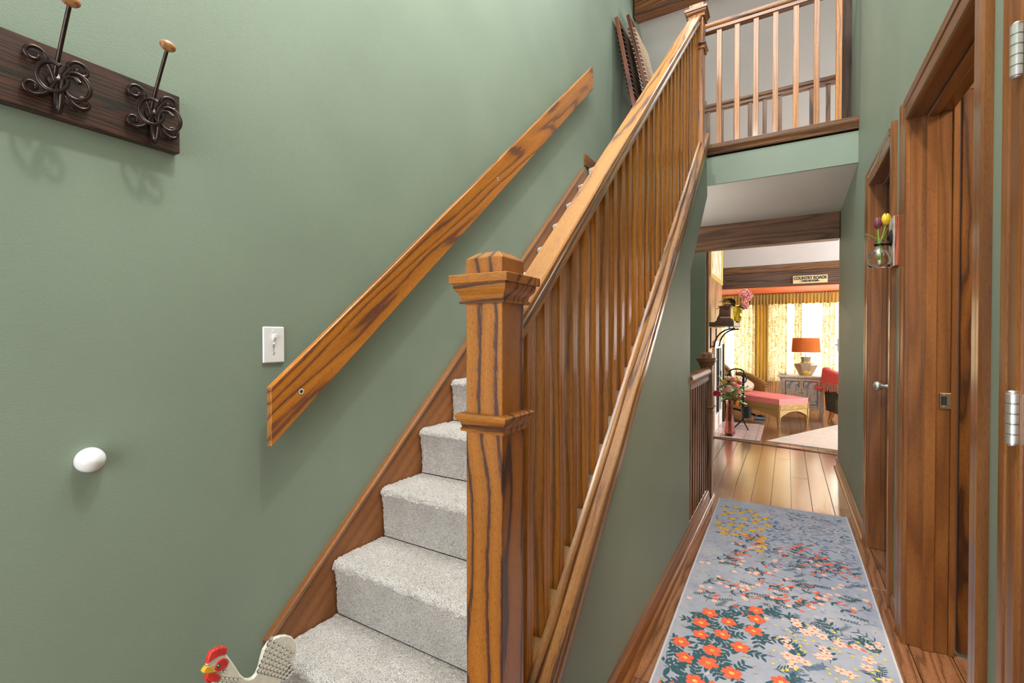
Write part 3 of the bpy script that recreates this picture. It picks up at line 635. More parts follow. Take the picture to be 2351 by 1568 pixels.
def rooster():
    X0 = -1.2
    t = thing('rooster_figurine', 'painted cream rooster figurine with red comb standing by the bottom step', 'figurine', (X0, .66, 0))
    import numpy as np
    YAW, P = R(30.7), R(-.65)
    def q(px, py):                       # image crop pixels, cast through the camera -> (y, z) on the figure's plane
        u = (430 + px / 5.598 - 1175.5) / 1065.0; v = (1380 + py / 5.598 - 772.0) / 1065.0
        dx = -.5105 + .8599 * u; dy = .8599 + .5105 * u; k = X0 / dx
        return (dy * k, 1.21 - v * k)
    cream = plain('cream_enamel', (.74, .70, .58), .35, 0, .1, 60); red = plain('red_enamel', (.62, .035, .028), .3, 0, .25, 30)
    yel = plain('yellow_enamel', (.72, .40, .03), .35, 0, .2, 40); dk = plain('grey_feather_base', (.13, .13, .13), .45, 0, .3, 80); wht = plain('white_enamel', (.8, .8, .76), .3); eye = plain('teal_eye', (.01, .12, .10), .2)  # grey feather bases belong to the figurine's own pattern
    body = [(215, 860), (260, 780), (350, 735), (440, 712), (490, 735), (540, 800), (600, 890), (660, 985), (720, 1035), (765, 1042), (815, 1030), (860, 980), (900, 890), (930, 760), (960, 660), (1020, 570), (1090, 510), (1180, 475), (1260, 468), (1330, 490), (1375, 550), (1388, 640), (1375, 740), (1330, 830), (1270, 920), (1215, 990), (1180, 1080), (1150, 1300), (1080, 1600), (960, 1850), (820, 2000), (640, 2050), (480, 1980), (360, 1780), (300, 1500), (280, 1250), (300, 1050), (310, 960), (250, 900)]
    def flat(pts, x0, x1, name, mat, par, bev=0): return MB().prism([q(*p) for p in pts], 'X', x0, x1).build(name, mat, par, bevel=bev)
    bo = flat(body, X0 - .012, X0, 'body', cream, t, .003)
    flat([(213, 850), (235, 760), (262, 700), (300, 660), (330, 650), (365, 625), (395, 630), (430, 605), (455, 622), (485, 618), (480, 665), (468, 715), (380, 735), (290, 790)], X0 - .010, X0 + .003, 'comb', red, t, .002)
    flat([(155, 950), (180, 910), (215, 865), (270, 870), (330, 925), (325, 945), (260, 958), (180, 962)], X0 - .010, X0 + .004, 'beak', yel, t, .002)
    def ell(cx, cy, a, b, rot, n=22): return [(cx + a * math.cos(u) * math.cos(rot) - b * math.sin(u) * math.sin(rot), cy + a * math.cos(u) * math.sin(rot) + b * math.sin(u) * math.cos(rot)) for u in [k * 2 * math.pi / n for k in range(n)]]
    flat(ell(408, 850, 102, 62, -.75), X0 - .002, X0 + .003, 'face_patch', red, t, .001)
    e = flat(ell(362, 862, 24, 28, 0), X0, X0 + .0045, 'eye', eye, t, .0006)
    flat(ell(354, 854, 8, 9, 0), X0, X0 + .0052, 'eye_glint', wht, e)
    flat(ell(298, 1010, 92, 66, .25), X0 - .006, X0 + .004, 'wattle', red, t, .002)
    flat(ell(250, 1040, 50, 60, .0), X0 - .010, X0 + .001, 'wattle', red, t, .002)
    m = MB(); rr = random.Random(3)
    def scale(cx, cy, a, b, rot, x):
        o = [q(*p) for p in ell(cx, cy, a, b, rot, 10)]; i = [q(*p) for p in ell(cx + .16 * a * math.cos(rot), cy + .16 * a * math.sin(rot), a * .80, b * .80, rot, 10)]
        m.mat(1).prism(o, 'X', x - .003, x + .0004); m.mat(0).prism(i, 'X', x - .003, x + .0008)
    for row in range(9):                 # tail feathers fan upward
        for k in range(7):
            tt = k / 6; sx = 905 + row * 40; ang = -1.15 + row * .055
            L = 60 + tt * (470 - row * 12); cx = 880 + row * 42 + L * math.cos(ang) * .80 ; cy = 985 + row * 10 + L * math.sin(ang) * .98
            if cx > 1340 or cy < 505 or (cx - 1180) ** 2 / 225 ** 2 + (cy - 690) ** 2 / 235 ** 2 > 1.0 and cy < 760: continue
            scale(cx, cy, 40, 19, ang + .25, X0)
    for row in range(7):
        for k in range(6 + row // 2):
            cx = 395 + k * 56 - row * 6 + (row % 2) * 26; cy = 965 + row * 58 - k * -6 - 30 * (k < 3) * (row == 0)
            if cy < 905 + (cx - 420) * .55 or cx > 1000: continue
            scale(cx, cy, 30, 22, .35, X0)
    m.build('feather_relief', [cream, dk], bo)['kind'] = 'stuff'
    for y in (.60, .665):
        lg = MB().tube([(X0 - .005, y, .06), (X0 - .005, y, .006)], .005, 8)
        for a in (-.035, -.012, .03): lg.tube([(X0 - .005, y, .008), (X0 - .005 + (.02 if a == -.012 else 0), y + a, .004)], .004, 6)
        lg.xf(Matrix.Identity(4)).build('leg', yel, t)
    MB().tube([(X0 - .006, .60, .055), (X0 - .006, .605, .2)], .006, 6).tube([(X0 - .006, .665, .055), (X0 - .006, .66, .2)], .006, 6).build('leg_strut', yel, t)
rooster()

# ------------------------------------------------------------------ floral runner
def runner():
    t = thing('runner_rug', 'pale blue-grey hall runner printed with orange, yellow and pink flowers', 'rug', (-.04, 2.45, 0))
    m, nt, b = new_mat('runner_ground'); L = nt.links.new
    tc = N(nt, 'ShaderNodeTexCoord'); n1 = N(nt, 'ShaderNodeTexNoise', Scale=7.0, Detail=6.0, Roughness=.7); L(tc.outputs['Object'], n1.inputs['Vector'])
    c = ramp(nt, n1.outputs[0], [(.3, (.31, .31, .36)), (.5, (.37, .385, .455)), (.7, (.45, .44, .475))]); L(c, b.inputs['Base Color'])
    b.inputs['Roughness'].default_value = .9; b.inputs['Specular IOR Level'].default_value = .15
    n2 = N(nt, 'ShaderNodeTexNoise', Scale=500.0, Detail=2.0); L(tc.outputs['Object'], n2.inputs['Vector']); bump(nt, b, n2.outputs[0], .5, .002)
    y0, y1 = 1.30, 3.735
    def xl(y): return -.404 - .0105 * (y - 1.6) - .002 * math.sin(y * 3)
    def xr(y): return .352 - .007 * (y - 2.0) + .003 * math.sin(y * 2.3)
    body = MB().sheet(lambda u, v: (xl(y0 + (y1 - y0) * v) * (1 - u) + xr(y0 + (y1 - y0) * v) * u, y0 + (y1 - y0) * v + .03 * u * v, .010), 8, 40, (0, 0, -.0095)).build('pile', m, t)
    edge = plain('runner_edge', (.56, .53, .56), .9, 0, .1, 300)
    for fn, s in ((xl, 1), (xr, -1)):
        MB().tube([(fn(y0 + (y1 - y0) * i / 40), y0 + (y1 - y0) * i / 40 + (0 if s == 1 else .03 * i / 40), .0065) for i in range(41)], .0058, 6).build('bound_edge', edge, t, smooth=80)
    def dye(n, c): return plain(n, c, .9, 0, .16, 90, 0, 0, .1)
    M = [dye('coral_print', (.78, .135, .065)), dye('ochre_print', (.66, .36, .06)), dye('blush_print', (.84, .52, .42)), dye('teal_print', (.045, .105, .125)), dye('slate_print', (.13, .19, .29)), dye('olive_print', (.33, .27, .09)), dye('yellow_print', (.75, .58, .08)), dye('core_print', (.72, .52, .12)), dye('stem_print', (.07, .07, .085))]
    pr = MB(); rg = random.Random(21); zz = [.0101]
    def poly(pts):
        zz[0] += 2e-7; n = len(pr.v); pr.v += [(x, y, zz[0]) for x, y in pts]; pr.f.append(list(range(n, n + len(pts)))); pr.mi.append(pr.cur)
    def inside(x, y): return xl(y) + .012 < x < xr(y) - .012 and y0 + .01 < y < y1 - .012
    def leaf(x, y, l, wd, a, ci):
        if not inside(x, y) or not inside(x + l * math.cos(a), y + l * math.sin(a)): return
        pr.mat(ci); ca, sa = math.cos(a), math.sin(a)
        P = [(0, 0), (.25, .8), (.55, 1), (.85, .5), (1, 0), (.85, -.5), (.55, -1), (.25, -.8)]
        poly([(x + l * u * ca - wd * .5 * v * sa, y + l * u * sa + wd * .5 * v * ca) for u, v in P])
    def line(pts, wd, ci):
        pr.mat(ci)
        for (ax, ay), (bx, by) in zip(pts, pts[1:]):
            if not (inside(ax, ay) and inside(bx, by)): continue
            d = math.hypot(bx - ax, by - ay) or 1; nx, ny = -(by - ay) / d * wd / 2, (bx - ax) / d * wd / 2
            poly([(ax + nx, ay + ny), (bx + nx, by + ny), (bx - nx, by - ny), (ax - nx, ay - ny)])
    def bloom(x, y, r, petals, ci, core, notch=.6):
        if not inside(x - r, y) or not inside(x + r, y): return
        a0 = rg.random() * 6.28; n = petals * 8; pr.mat(ci); pts = []
        for k in range(n):
            ph = k / n * petals % 1.0; rr = r * (notch + (1 - notch) * math.sin(math.pi * ph) ** .45) * (.93 + .14 * rg.random()); a = a0 + k / n * 2 * math.pi
            pts.append((x + rr * math.cos(a), y + rr * math.sin(a)))
        poly(pts); pr.mat(core); poly([(x + r * .27 * math.cos(k * .7854), y + r * .22 * math.sin(k * .7854)) for k in range(8)])
    def sprig(x, y, l, a, n, ll, lw, ci, st=8, bend=.5):
        pts = []; cx, cy, ca = x, y, a
        for i in range(7):
            pts.append((cx, cy)); cx += l / 6 * math.cos(ca); cy += l / 6 * math.sin(ca); ca += bend / 6
        line(pts, .0022, st)
        for i in range(n):
            u = (i + .7) / n * 5.9; j = min(5, int(u)); f = u - j
            px = pts[j][0] * (1 - f) + pts[j + 1][0] * f; py = pts[j][1] * (1 - f) + pts[j + 1][1] * f; aa = math.atan2(pts[j + 1][1] - pts[j][1], pts[j + 1][0] - pts[j][0])
            for s in (-1, 1): leaf(px, py, ll * (.8 + .4 * rg.random()), lw, aa + s * (.75 + .2 * rg.random()), ci)
        return pts
    # faint olive and blush undergrowth everywhere
    for _ in range(800):
        x, y = rg.uniform(-.42, .36), rg.uniform(1.32, 3.72)
        leaf(x, y, rg.uniform(.012, .03), rg.uniform(.003, .007), rg.uniform(-.9, .9), rg.choice([5, 5, 2, 4]))
    # far end: dense slate leaves on the right
    for _ in range(430):
        x, y = rg.uniform(-.12, .34), rg.uniform(2.75, 3.7)
        leaf(x, y, rg.uniform(.02, .045), rg.uniform(.006, .011), rg.uniform(-1.0, 1.2), rg.choice([4, 4, 3, 4]))
    for _ in range(60): leaf(rg.uniform(-.1, .34), rg.uniform(2.9, 3.7), .02, .008, rg.uniform(0, 6.28), rg.choice([2, 0, 2]))
    yellow = [(-.371, 3.534), (-.302, 3.59), (-.207, 3.562), (-.327, 3.463), (-.266, 3.5), (-.173, 3.502), (-.301, 3.349), (-.235, 3.388), (-.168, 3.415), (-.378, 3.241), (-.306, 3.248), (-.241, 3.263), (-.172, 3.351), (-.118, 3.458), (-.099, 3.347), (-.319, 3.148), (-.256, 3.185), (-.179, 3.208), (-.132, 3.259), (-.326, 3.077), (-.27, 3.089), (-.216, 3.121), (-.119, 3.126), (-.178, 3.081), (-.13, 3.059), (-.114, 3.0), (-.13, 2.925), (-.36, 3.40), (-.40, 3.33), (-.355, 3.16)]
    for x, y in yellow:
        for _ in range(5): leaf(x, y, rg.uniform(.03, .055), .011, rg.uniform(0, 6.28), rg.choice([4, 4, 3]))
    for x, y in yellow: bloom(x, y, .025, 5, 1, 7, .75)
    # middle: coral buds on dark stems
    def budstem(x, y, a, l):
        pts = sprig(x, y, l, a, 2, .03, .012, 3, 8, rg.uniform(-.8, .8))
        for i in range(2, 7):
            if rg.random() < .8:
                aa = a + rg.choice([-1, 1]) * rg.uniform(.5, 1.1); bx, by = pts[i][0] + .02 * math.cos(aa), pts[i][1] + .02 * math.sin(aa)
                line([pts[i], (bx, by)], .002, 8); leaf(bx, by, rg.uniform(.024, .034), .013, aa + rg.uniform(-.4, .4), 0)
    for _ in range(46): budstem(rg.uniform(-.36, .28), rg.uniform(2.22, 3.05), rg.uniform(-.6, 1.6), rg.uniform(.08, .15))
    for _ in range(10): budstem(rg.uniform(-.36, .3), rg.uniform(1.35, 1.7), rg.uniform(-.6, 1.6), rg.uniform(.08, .13))
    for _ in range(70): bloom(rg.uniform(-.39, .33), rg.uniform(2.2, 3.0), .013, 5, 2, 7, .5)
    for _ in range(50): sprig(rg.uniform(-.38, .3), rg.uniform(2.2, 3.0), .07, rg.uniform(-1, 1), 6, .017, .004, 3)
    # lower right: blush daisies with coral hearts and yellow dots
    for _ in range(46): sprig(rg.uniform(-.05, .32), rg.uniform(1.35, 2.28), .09, rg.uniform(.4, 2.4), rg.choice([3, 7]), rg.choice([.02, .035]), rg.choice([.005, .011]), rg.choice([3, 3, 4]))
    for _ in range(150): 
        x, y = rg.uniform(-.04, .33), rg.uniform(1.4, 2.3)
        pr.mat(6); 
        if inside(x, y): poly([(x + .006 * math.cos(k * 1.047), y + .006 * math.sin(k * 1.047)) for k in range(6)])
    for _ in range(80):
        x, y = rg.uniform(-.03, .33), rg.uniform(1.36, 2.28); bloom(x, y, rg.uniform(.017, .024), 5, 2, 0, .45)
    # lower left: big coral blooms among teal leaves
    orange = [(-.283, 2.155), (-.11, 2.28), (-.304, 2.064), (-.206, 2.127), (-.106, 2.207), (-.294, 1.981), (-.218, 2.026), (-.111, 2.114), (-.352, 1.894), (-.24, 1.901), (-.15, 1.976), (-.322, 1.808), (-.361, 1.728), (-.243, 1.822), (-.164, 1.808), (-.27, 1.701), (-.012, 1.847), (-.20, 1.70), (-.33, 1.62), (-.12, 1.63), (-.24, 1.55), (-.36, 1.48), (-.15, 1.46)]
    for x, y in orange:
        for _ in range(3):
            a = rg.uniform(0, 6.28); sprig(x, y, rg.uniform(.07, .10), a, 4, .030, .012, 3, 8, rg.uniform(-.6, .6))
        for _ in range(3): leaf(x, y, .058, .019, rg.uniform(0, 6.28), 3)
    for x, y in orange: bloom(x, y, rg.uniform(.031, .036), 5, 0, 7, .62)
    o = pr.build('printed_flowers', M, t, recalc=False); o['kind'] = 'stuff'
runner()

# ------------------------------------------------------------------ wall vase with tulips between the two right-hand doors
PY = 2.468
pq = thing('wall_plaque', 'small reddish wood plaque with iron bracket on the wall between the right-hand doors', 'plaque', (.385, PY, 1.49))
MB().box(.372, PY - .052, 1.497, .403, PY + .048, 1.70).build('board', wood('red_plaque_wood', light=(.66, .16, .055), mid=(.50, .10, .035), dark=(.25, .05, .02), ring=30, rough=.6, coat=0), pq, bevel=.002)
MB().box(.3685, PY - .052, 1.497, .372, PY + .048, 1.70).build('pale_face', plain('pale_weathered_wood', (.55, .47, .38), .7, 0, .2, 40), pq)
MB().lathe([(.034, .003), (.034, .007), (.024, .010), (.010, .014), (.006, .018)], (0, 0, 0), 20).xf(Matrix.Translation((.372, PY - .002, 1.618)) @ Matrix.Rotation(R(-90), 4, 'Y')).build('bracket_disc', blackm, pq, smooth=40)
BX, BY, BZ = .327, PY - .03, 1.492
MB().tube([(.360, PY - .004, 1.592), (BX + .016, BY, 1.590)], .0045, 8).build('bracket_arm', blackm, pq)
MB().tube([(BX + .0165 * math.cos(a), BY + .0165 * math.sin(a), 1.590) for a in [k * 2 * math.pi / 20 for k in range(20)]], .0042, 8, True).build('clamp_ring', blackm, pq, smooth=60)
MB().lathe([(.012, .006), (.034, .004), (.039, .010), (.0405, .025), (.038, .048), (.030, .066), (.017, .079), (.0125, .086), (.0122, .112), (.0150, .116), (.0150, .119), (.0100, .119), (.0102, .088), (.0145, .077), (.028, .063), (.0375, .046), (.0405, .025), (.0385, .012), (.030, .008), (.001, .0075)], (BX, BY, BZ), 28, cap=True).build('glass_bottle', clearg, None, smooth=50)
tag(bpy.data.objects['glass_bottle'], 'clear round glass bottle held on the wall by the iron clamp', 'bottle')
leafm = plain('tulip_green', (.22, .42, .05), .45, 0, .3, 40)
def tulip(name, label, top, col, lean):
    t = thing(name, label, 'flower', (BX, BY, BZ + .03))
    bx, by = BX + .003 * lean, BY
    MB().tube([(bx, by, BZ + .03), (bx, by, BZ + .11), ((bx + top[0]) / 2, (by + top[1]) / 2, (BZ + .11 + top[2]) / 2 - .004), (top[0], top[1], top[2])], .0026, 8).build('stem', leafm, t, smooth=60)
    for k in range(6):
        a = k * math.pi / 3; inn = .9 if k % 2 else 1.0
        def pet(u, v, a=a, inn=inn):
            w_ = (u - .5) * 1.15 * math.sin(math.pi * min(1, v * .85 + .12)) ** .7
            rr = .0165 * inn * math.sin(math.pi * (.12 + v * .74)) ** .8
            return (top[0] + rr * math.cos(a + w_), top[1] + rr * math.sin(a + w_), top[2] - .002 + .046 * v)
        MB().sheet(pet, 6, 8, (-.0008 * math.cos(a), -.0008 * math.sin(a), 0)).build('petal', col, t, smooth=180)
    def lf(u, v):
        s = lean; x = bx - s * .052 * v * v * 1.0 + (u - .5) * .004; wd = .017 * math.sin(math.pi * (.1 + .86 * v))
        return (bx + (-.045 * v ** 1.5 if lean < 0 else .022 * v), by + (u - .5) * wd + (.012 * v if lean < 0 else -.02 * v), BZ + .10 + .058 * v - (.012 * v * v if lean < 0 else -.004) + abs(u - .5) * .006)
    MB().sheet(lf, 4, 10, (0, .0004, .0008)).build('leaf', leafm, t, smooth=180)
tulip('tulip', 'purple tulip in the wall-mounted glass bottle', (BX - .006, BY + .004, BZ + .168), plain('plum_petal', (.17, .035, .06), .45, 0, .5, 50), -1)
tulip('tulip', 'yellow tulip in the wall-mounted glass bottle', (BX + .018, BY - .010, BZ + .178), plain('yellow_petal', (.80, .55, .03), .45, 0, .15, 50), 1)

# ------------------------------------------------------------------ louvred shutters leaning against the left wall upstairs
def shutter(label, y, x_foot, x_top, z_top, slat_mat, wd=.42):
    t = thing('louvred_shutter', label, 'shutter', (0, 0, 0), 'shutters leaning upstairs')
    H = math.hypot(x_top - x_foot, z_top - ZU)
    sm = wood('shutter_frame_wood', light=(.22, .055, .016), mid=(.15, .036, .010), dark=(.06, .016, .006)) if 'shutter_frame_wood' not in bpy.data.materials else bpy.data.materials['shutter_frame_wood']
    MB().box(-.016, 0, 0, .016, .045, H).build('stile', sm, t, bevel=.002); MB().box(-.016, wd - .045, 0, .016, wd, H).build('stile', sm, t, bevel=.002)
    for z in (0, H / 2 - .03, H - .07): MB().box(-.014, .045, z, .014, wd - .045, z + .07).build('rail', sm, t, bevel=.002)
    src = None; z = .10
    while z < H - .09:
        if not (H / 2 - .055 < z < H / 2 + .055):
            if src is None:
                src = MB().box(-.042, .020, -.0035, .042, wd - .006, .0035).xf(Matrix.Translation((0, 0, z)) @ Matrix.Rotation(R(38), 4, 'Y')).build('slat', slat_mat, t); z0 = z
            else: share(src, 'slat', (src.location.x, src.location.y, src.location.z + z - z0), t)
        z += .045
    t.location = (x_foot, y, ZU); t.rotation_euler = (0, -math.atan2(x_foot - x_top, z_top - ZU), 0)
shutter('dark louvred wooden shutter leaning nearest on the green wall upstairs', 4.16, -1.06, -1.365, 4.13, wood('shaded_slat', axis='Y', light=(.10, .035, .014), mid=(.07, .024, .01), dark=(.03, .01, .005)), .40)  # slats tilt away; their shade is put into the dark wood colour
shutter('shutter with pale cream slats leaning upstairs beside the dark one', 4.40, -.93, -1.33, 4.28, creamp, .52)

# ------------------------------------------------------------------ sign on the living room beam
sg = thing('wooden_sign', 'small cream sign reading COUNTRY ROADS TAKE ME HOME on the beam', 'sign', (.30, YB2 - .02, 2.0))
MB().box(.065, YB2 - .018, 1.99, .492, YB2, 2.105).build('board', plain('cream_sign', (.72, .56, .30), .6, 0, .12, 25), sg, bevel=.002)
def text(body, x, z, size, name, sx=1.0):
    cu = bpy.data.curves.new(name, 'FONT'); cu.body = body; cu.size = size; cu.extrude = .0008; cu.offset = .0026; cu.align_x = 'CENTER'
    o = bpy.data.objects.new(name, cu); COL.objects.link(o); bpy.context.view_layer.update()
    me = bpy.data.meshes.new_from_object(o.evaluated_get(bpy.context.evaluated_depsgraph_get()))
    COL.objects.unlink(o); bpy.data.objects.remove(o)
    me.materials.clear(); me.materials.append(plain('sign_ink', (.05, .035, .03), .7))
    q = bpy.data.objects.new(name, me); COL.objects.link(q); q.parent = sg
    q.location = Vector((x, YB2 - .0192, z)) - WPOS[sg.name]; q.rotation_euler = (R(90), 0, 0); q.scale = (sx, 1, 1)
text('COUNTRY ROADS', .279, 2.047, .060, 'lettering', .80); text('- TAKE ME HOME -', .279, 2.012, .034, 'lettering', .85)

# ================================================================== living room
# fireplace wall: vertical honey boards, each a piece
fw = MB().box(-1.3, 5.905, 0, -.83, 7.30, 3.35).build('wall_fireplace', panelZ); fw['kind'] = 'structure'
y = 5.905
while y < 7.29:
    y1 = min(y + .116, 7.30); MB().box(-.83, y + .001, 0, -.812, y1 - .001, vault(7.3) - .02).build('panel_board', panelZ, fw, bevel=.002); y = y1
MB().box(-.835, 5.85, 0, -.795, 5.905, 3.2).build('trim_10', doakZ, bevel=.003); bpy.data.objects['trim_10']['kind'] = 'structure'
FX = -.812
# picture
pf = thing('framed_picture', 'gilt framed picture hanging on the honey boards above the mantel', 'picture', (FX, 6.55, 1.92))
gilt = plain('gilt_frame', (.72, .52, .14), .35, .4, .15, 60)
for nm, a in (('frame_side', (6.02, 1.93, 6.07, 2.75)), ('frame_side', (7.14, 1.93, 7.19, 2.75)), ('frame_rail', (6.07, 1.93, 7.14, 1.98)), ('frame_rail', (6.07, 2.70, 7.14, 2.75))):
    MB().box(FX, a[0], a[1], FX + .022, a[2], a[3]).build(nm, gilt, pf, bevel=.004)
def picmat():
    m, nt, b = new_mat('sepia_picture'); tc = N(nt, 'ShaderNodeTexCoord'); n1 = N(nt, 'ShaderNodeTexNoise', Scale=5.0, Detail=7.0, Distortion=1.2); nt.links.new(tc.outputs['Object'], n1.inputs['Vector'])
    nt.links.new(ramp(nt, n1.outputs[0], [(.3, (.35, .2, .1)), (.5, (.72, .55, .36)), (.7, (.8, .7, .5))]), b.inputs['Base Color']); return m
MB().box(FX, 6.07, 1.98, FX + .008, 7.14, 2.70).build('canvas', picmat(), pf)
# mantel shelf on two bent iron brackets
ms = thing('mantel_shelf', 'thick dark wooden mantel shelf on curved iron brackets', 'shelf', (-.68, 6.4, 1.32))
MB().box(FX, 5.95, 1.325, -.535, 6.80, 1.378).build('shelf_board', wood('mantel_wood', axis='Y', light=(.20, .12, .06), mid=(.13, .075, .04), dark=(.05, .03, .02), rough=.5), ms, bevel=.004)
for yb in (6.12, 6.62):
    arc = [(-.80 + .035 + .20 * (1 - math.cos(a)) , yb, 1.085 + .215 * math.sin(a)) for a in [k * math.pi / 2 / 12 for k in range(13)]]
    b_ = MB().tube(arc + [(-.535, yb, 1.30)], .009, 8).tube([(-.805, yb, 1.315), (-.805, yb, 1.06)], .007, 8).tube([(-.805, yb, 1.085), (-.765, yb, 1.085)], .007, 8).tube([(-.60, yb, 1.30), (-.60, yb, 1.325)], .007, 8)
    b_.build('bracket', blackm, ms, smooth=50)
# mantel clock shaped wooden box
ck = thing('mantel_clock', 'brown wooden mantel clock case with stepped base on the shelf', 'clock', (-.66, 6.1, 1.378))
cw = wood('clock_wood', light=(.36, .15, .06), mid=(.27, .10, .04), dark=(.12, .04, .02), rough=.3)
MB().prism([(-.735, 1.382), (-.725, 1.43), (-.705, 1.47), (-.70, 1.56), (-.575, 1.56), (-.575, 1.42), (-.555, 1.40), (-.55, 1.382)], 'Y', 6.02, 6.22).build('case', cw, ck, bevel=.004)
MB().box(-.745, 6.0, 1.378, -.54, 6.24, 1.392).build('base', cw, ck, bevel=.003); MB().box(-.715, 6.01, 1.56, -.565, 6.23, 1.572).build('top', cw, ck, bevel=.003)
MB().box(-.69, 6.016, 1.45, -.59, 6.0205, 1.55).build('front_panel', doakX, ck, bevel=.003); MB().box(-.69, 6.014, 1.425, -.585, 6.02, 1.44).build('pale_strip', creamp, ck, bevel=.001)
# yellow-green vase with pink blooms
vs = MB().lathe([(.04, 0), (.06, .005), (.095, .06), (.105, .11), (.09, .17), (.06, .20), (.055, .215), (.05, .215), (.052, .20), (.08, .165), (.09, .11), (.08, .06), (.045, .012), (.001, .01)], (-.585, 6.60, 1.378), 24).build('round_vase', amberg, None, smooth=60)
tag(vs, 'round yellow-green glass vase of pink blooms on the mantel shelf', 'vase')
def rose(mb, c, r, rg):
    mb.ball(c, r * .62, 10, 7)
    for ring, (n, rad, up) in enumerate(((5, .55, .35), (6, .85, .12), (7, 1.05, -.15))):
        for k in range(n):
            a = (k + ring * .5) * 2 * math.pi / n; ca, sa = math.cos(a), math.sin(a); ht = .75 - ring * .12
            def pet(u, v, ca=ca, sa=sa, rad=rad, up=up, ht=ht):
                w_ = (u - .5) * 1.1 * math.sin(math.pi * (.15 + .75 * v)); rr = r * (rad * (.35 + .65 * v ** .7)); z = r * (up - .55 + ht * v + .1 * math.cos(6 * u))
                return (c[0] + rr * ca - w_ * r * sa, c[1] + rr * sa + w_ * r * ca, c[2] + z)
            mb.sheet(pet, 4, 4, (0, 0, -r * .04))
def leafshape(mb, base, d, l, wd, up=.2):
    d = Vector(d).normalized(); s = d.cross(Vector((0, 0, 1))); s = s.normalized() if s.length > .05 else Vector((1, 0, 0)); nrm = s.cross(d)
    def f(u, v): return Vector(base) + d * l * v + s * (u - .5) * wd * math.sin(math.pi * (.06 + .9 * v)) - Vector((0, 0, 1)) * up * l * v * v + nrm * abs(u - .5) * wd * .25
    mb.sheet(f, 2, 6, nrm * .0015)
rg = random.Random(5)
pinkp = plain('pink_petal', (.85, .36, .38), .6, 0, .15, 40); dkl = plain('dark_plum_leaf', (.10, .045, .04), .5, 0, .4, 40); grl = plain('leaf_green', (.12, .24, .06), .5, 0, .4, 40)
bq = thing('pink_bouquet', 'bouquet of pink hydrangea blooms and dark leaves in the mantel vase', 'flowers', (-.585, 6.60, 1.5))
for c in ((-.50, 6.56, 1.74), (-.44, 6.60, 1.70), (-.47, 6.55, 1.63), (-.42, 6.62, 1.73), (-.47, 6.64, 1.78), (-.455, 6.56, 1.585)):
    mb = MB()
    for k in range(26):
        v = Vector((rg.gauss(0, 1), rg.gauss(0, 1), rg.gauss(0, 1))).normalized() * .036
        mb.ball(Vector(c) + v, .013, 6, 4, (1, 1, .7))
    mb.build('bloom', pinkp, bq, smooth=60)
for k in range(16):
    mb = MB(); a = rg.uniform(2.2, 4.4); leafshape(mb, (-.58, 6.6, 1.6 + rg.uniform(-.02, .06)), (math.cos(a), math.sin(a) * .6, rg.uniform(.2, .9)), rg.uniform(.12, .24), .06, .3); mb.build('leaf', dkl if k % 4 else grl, bq, smooth=60)
for k in range(8):
    mb = MB(); a = rg.uniform(-1, 1); leafshape(mb, (-.56, 6.6, 1.58), (math.cos(a), math.sin(a), rg.uniform(.0, .6)), rg.uniform(.10, .16), .05, .4); mb.build('leaf', grl, bq, smooth=60)
MB().tube([(-.585, 6.6, 1.40), (-.55, 6.6, 1.55), (-.48, 6.58, 1.68)], .004, 6).tube([(-.585, 6.6, 1.40), (-.60, 6.6, 1.56), (-.64, 6.6, 1.68)], .004, 6).build('stems', grl, bq)
# white fireplace front
fp = thing('fireplace_front', 'white framed glass fireplace front set in the boarded wall', 'fireplace', (FX, 6.65, 0))
wf = plain('white_enamel_frame', (.78, .75, .68), .4, 0, .06, 20)
for nm, a in (('side_frame', (6.35, .0, 6.43, 1.05)), ('side_frame', (7.02, .0, 7.10, 1.05)), ('head_frame', (6.35, 1.05, 7.10, 1.15)), ('bottom_frame', (6.43, 0, 7.02, .2))):
    MB().box(FX, a[0], a[1], FX + .03, a[2], a[3]).build(nm, wf, fp, bevel=.004)
MB().box(FX, 6.43, .2, FX + .012, 7.02, 1.05).build('glass_door', plain('dark_glass', (.25, .22, .2), .06, 0, .2, 6), fp)
MB().box(FX + .01, 6.715, .2, FX + .03, 6.735, 1.05).build('mullion', blackm, fp, bevel=.002); MB().tube([(FX + .05, 6.75, .55), (FX + .05, 6.75, .75)], .008, 8).build('handle', blackm, fp)
MB().box(FX + .0, 7.10, 0, FX + .05, 7.16, 1.1).build('side_post', blackm, fp, bevel=.002)
# hearth of pale tiles, each a piece
hs = thing('hearth', 'low hearth of pale pink rectangular tiles before the fireplace', 'hearth', (-.53, 6.55, 0))
MB().box(FX, 6.02, .0005, -.262, 7.16, .006).build('grout_bed', plain('grout', (.24, .19, .17), .9, 0, .1, 50), hs)
tl = plain('pink_tile', (.62, .46, .42), .25, 0, .12, 12, 0, .3)
x = FX + .004; col_i = 0
while x < -.275:
    y = 6.024 - (.11 if col_i % 2 else 0)
    while y < 7.15:
        a, b = max(y, 6.024), min(y + .216, 7.156)
        if b - a > .03: MB().box(x, a, .001, min(x + .118, -.266), b, .0105).build('tile', tl, hs, bevel=.002)
        y += .222
    x += .124; col_i += 1
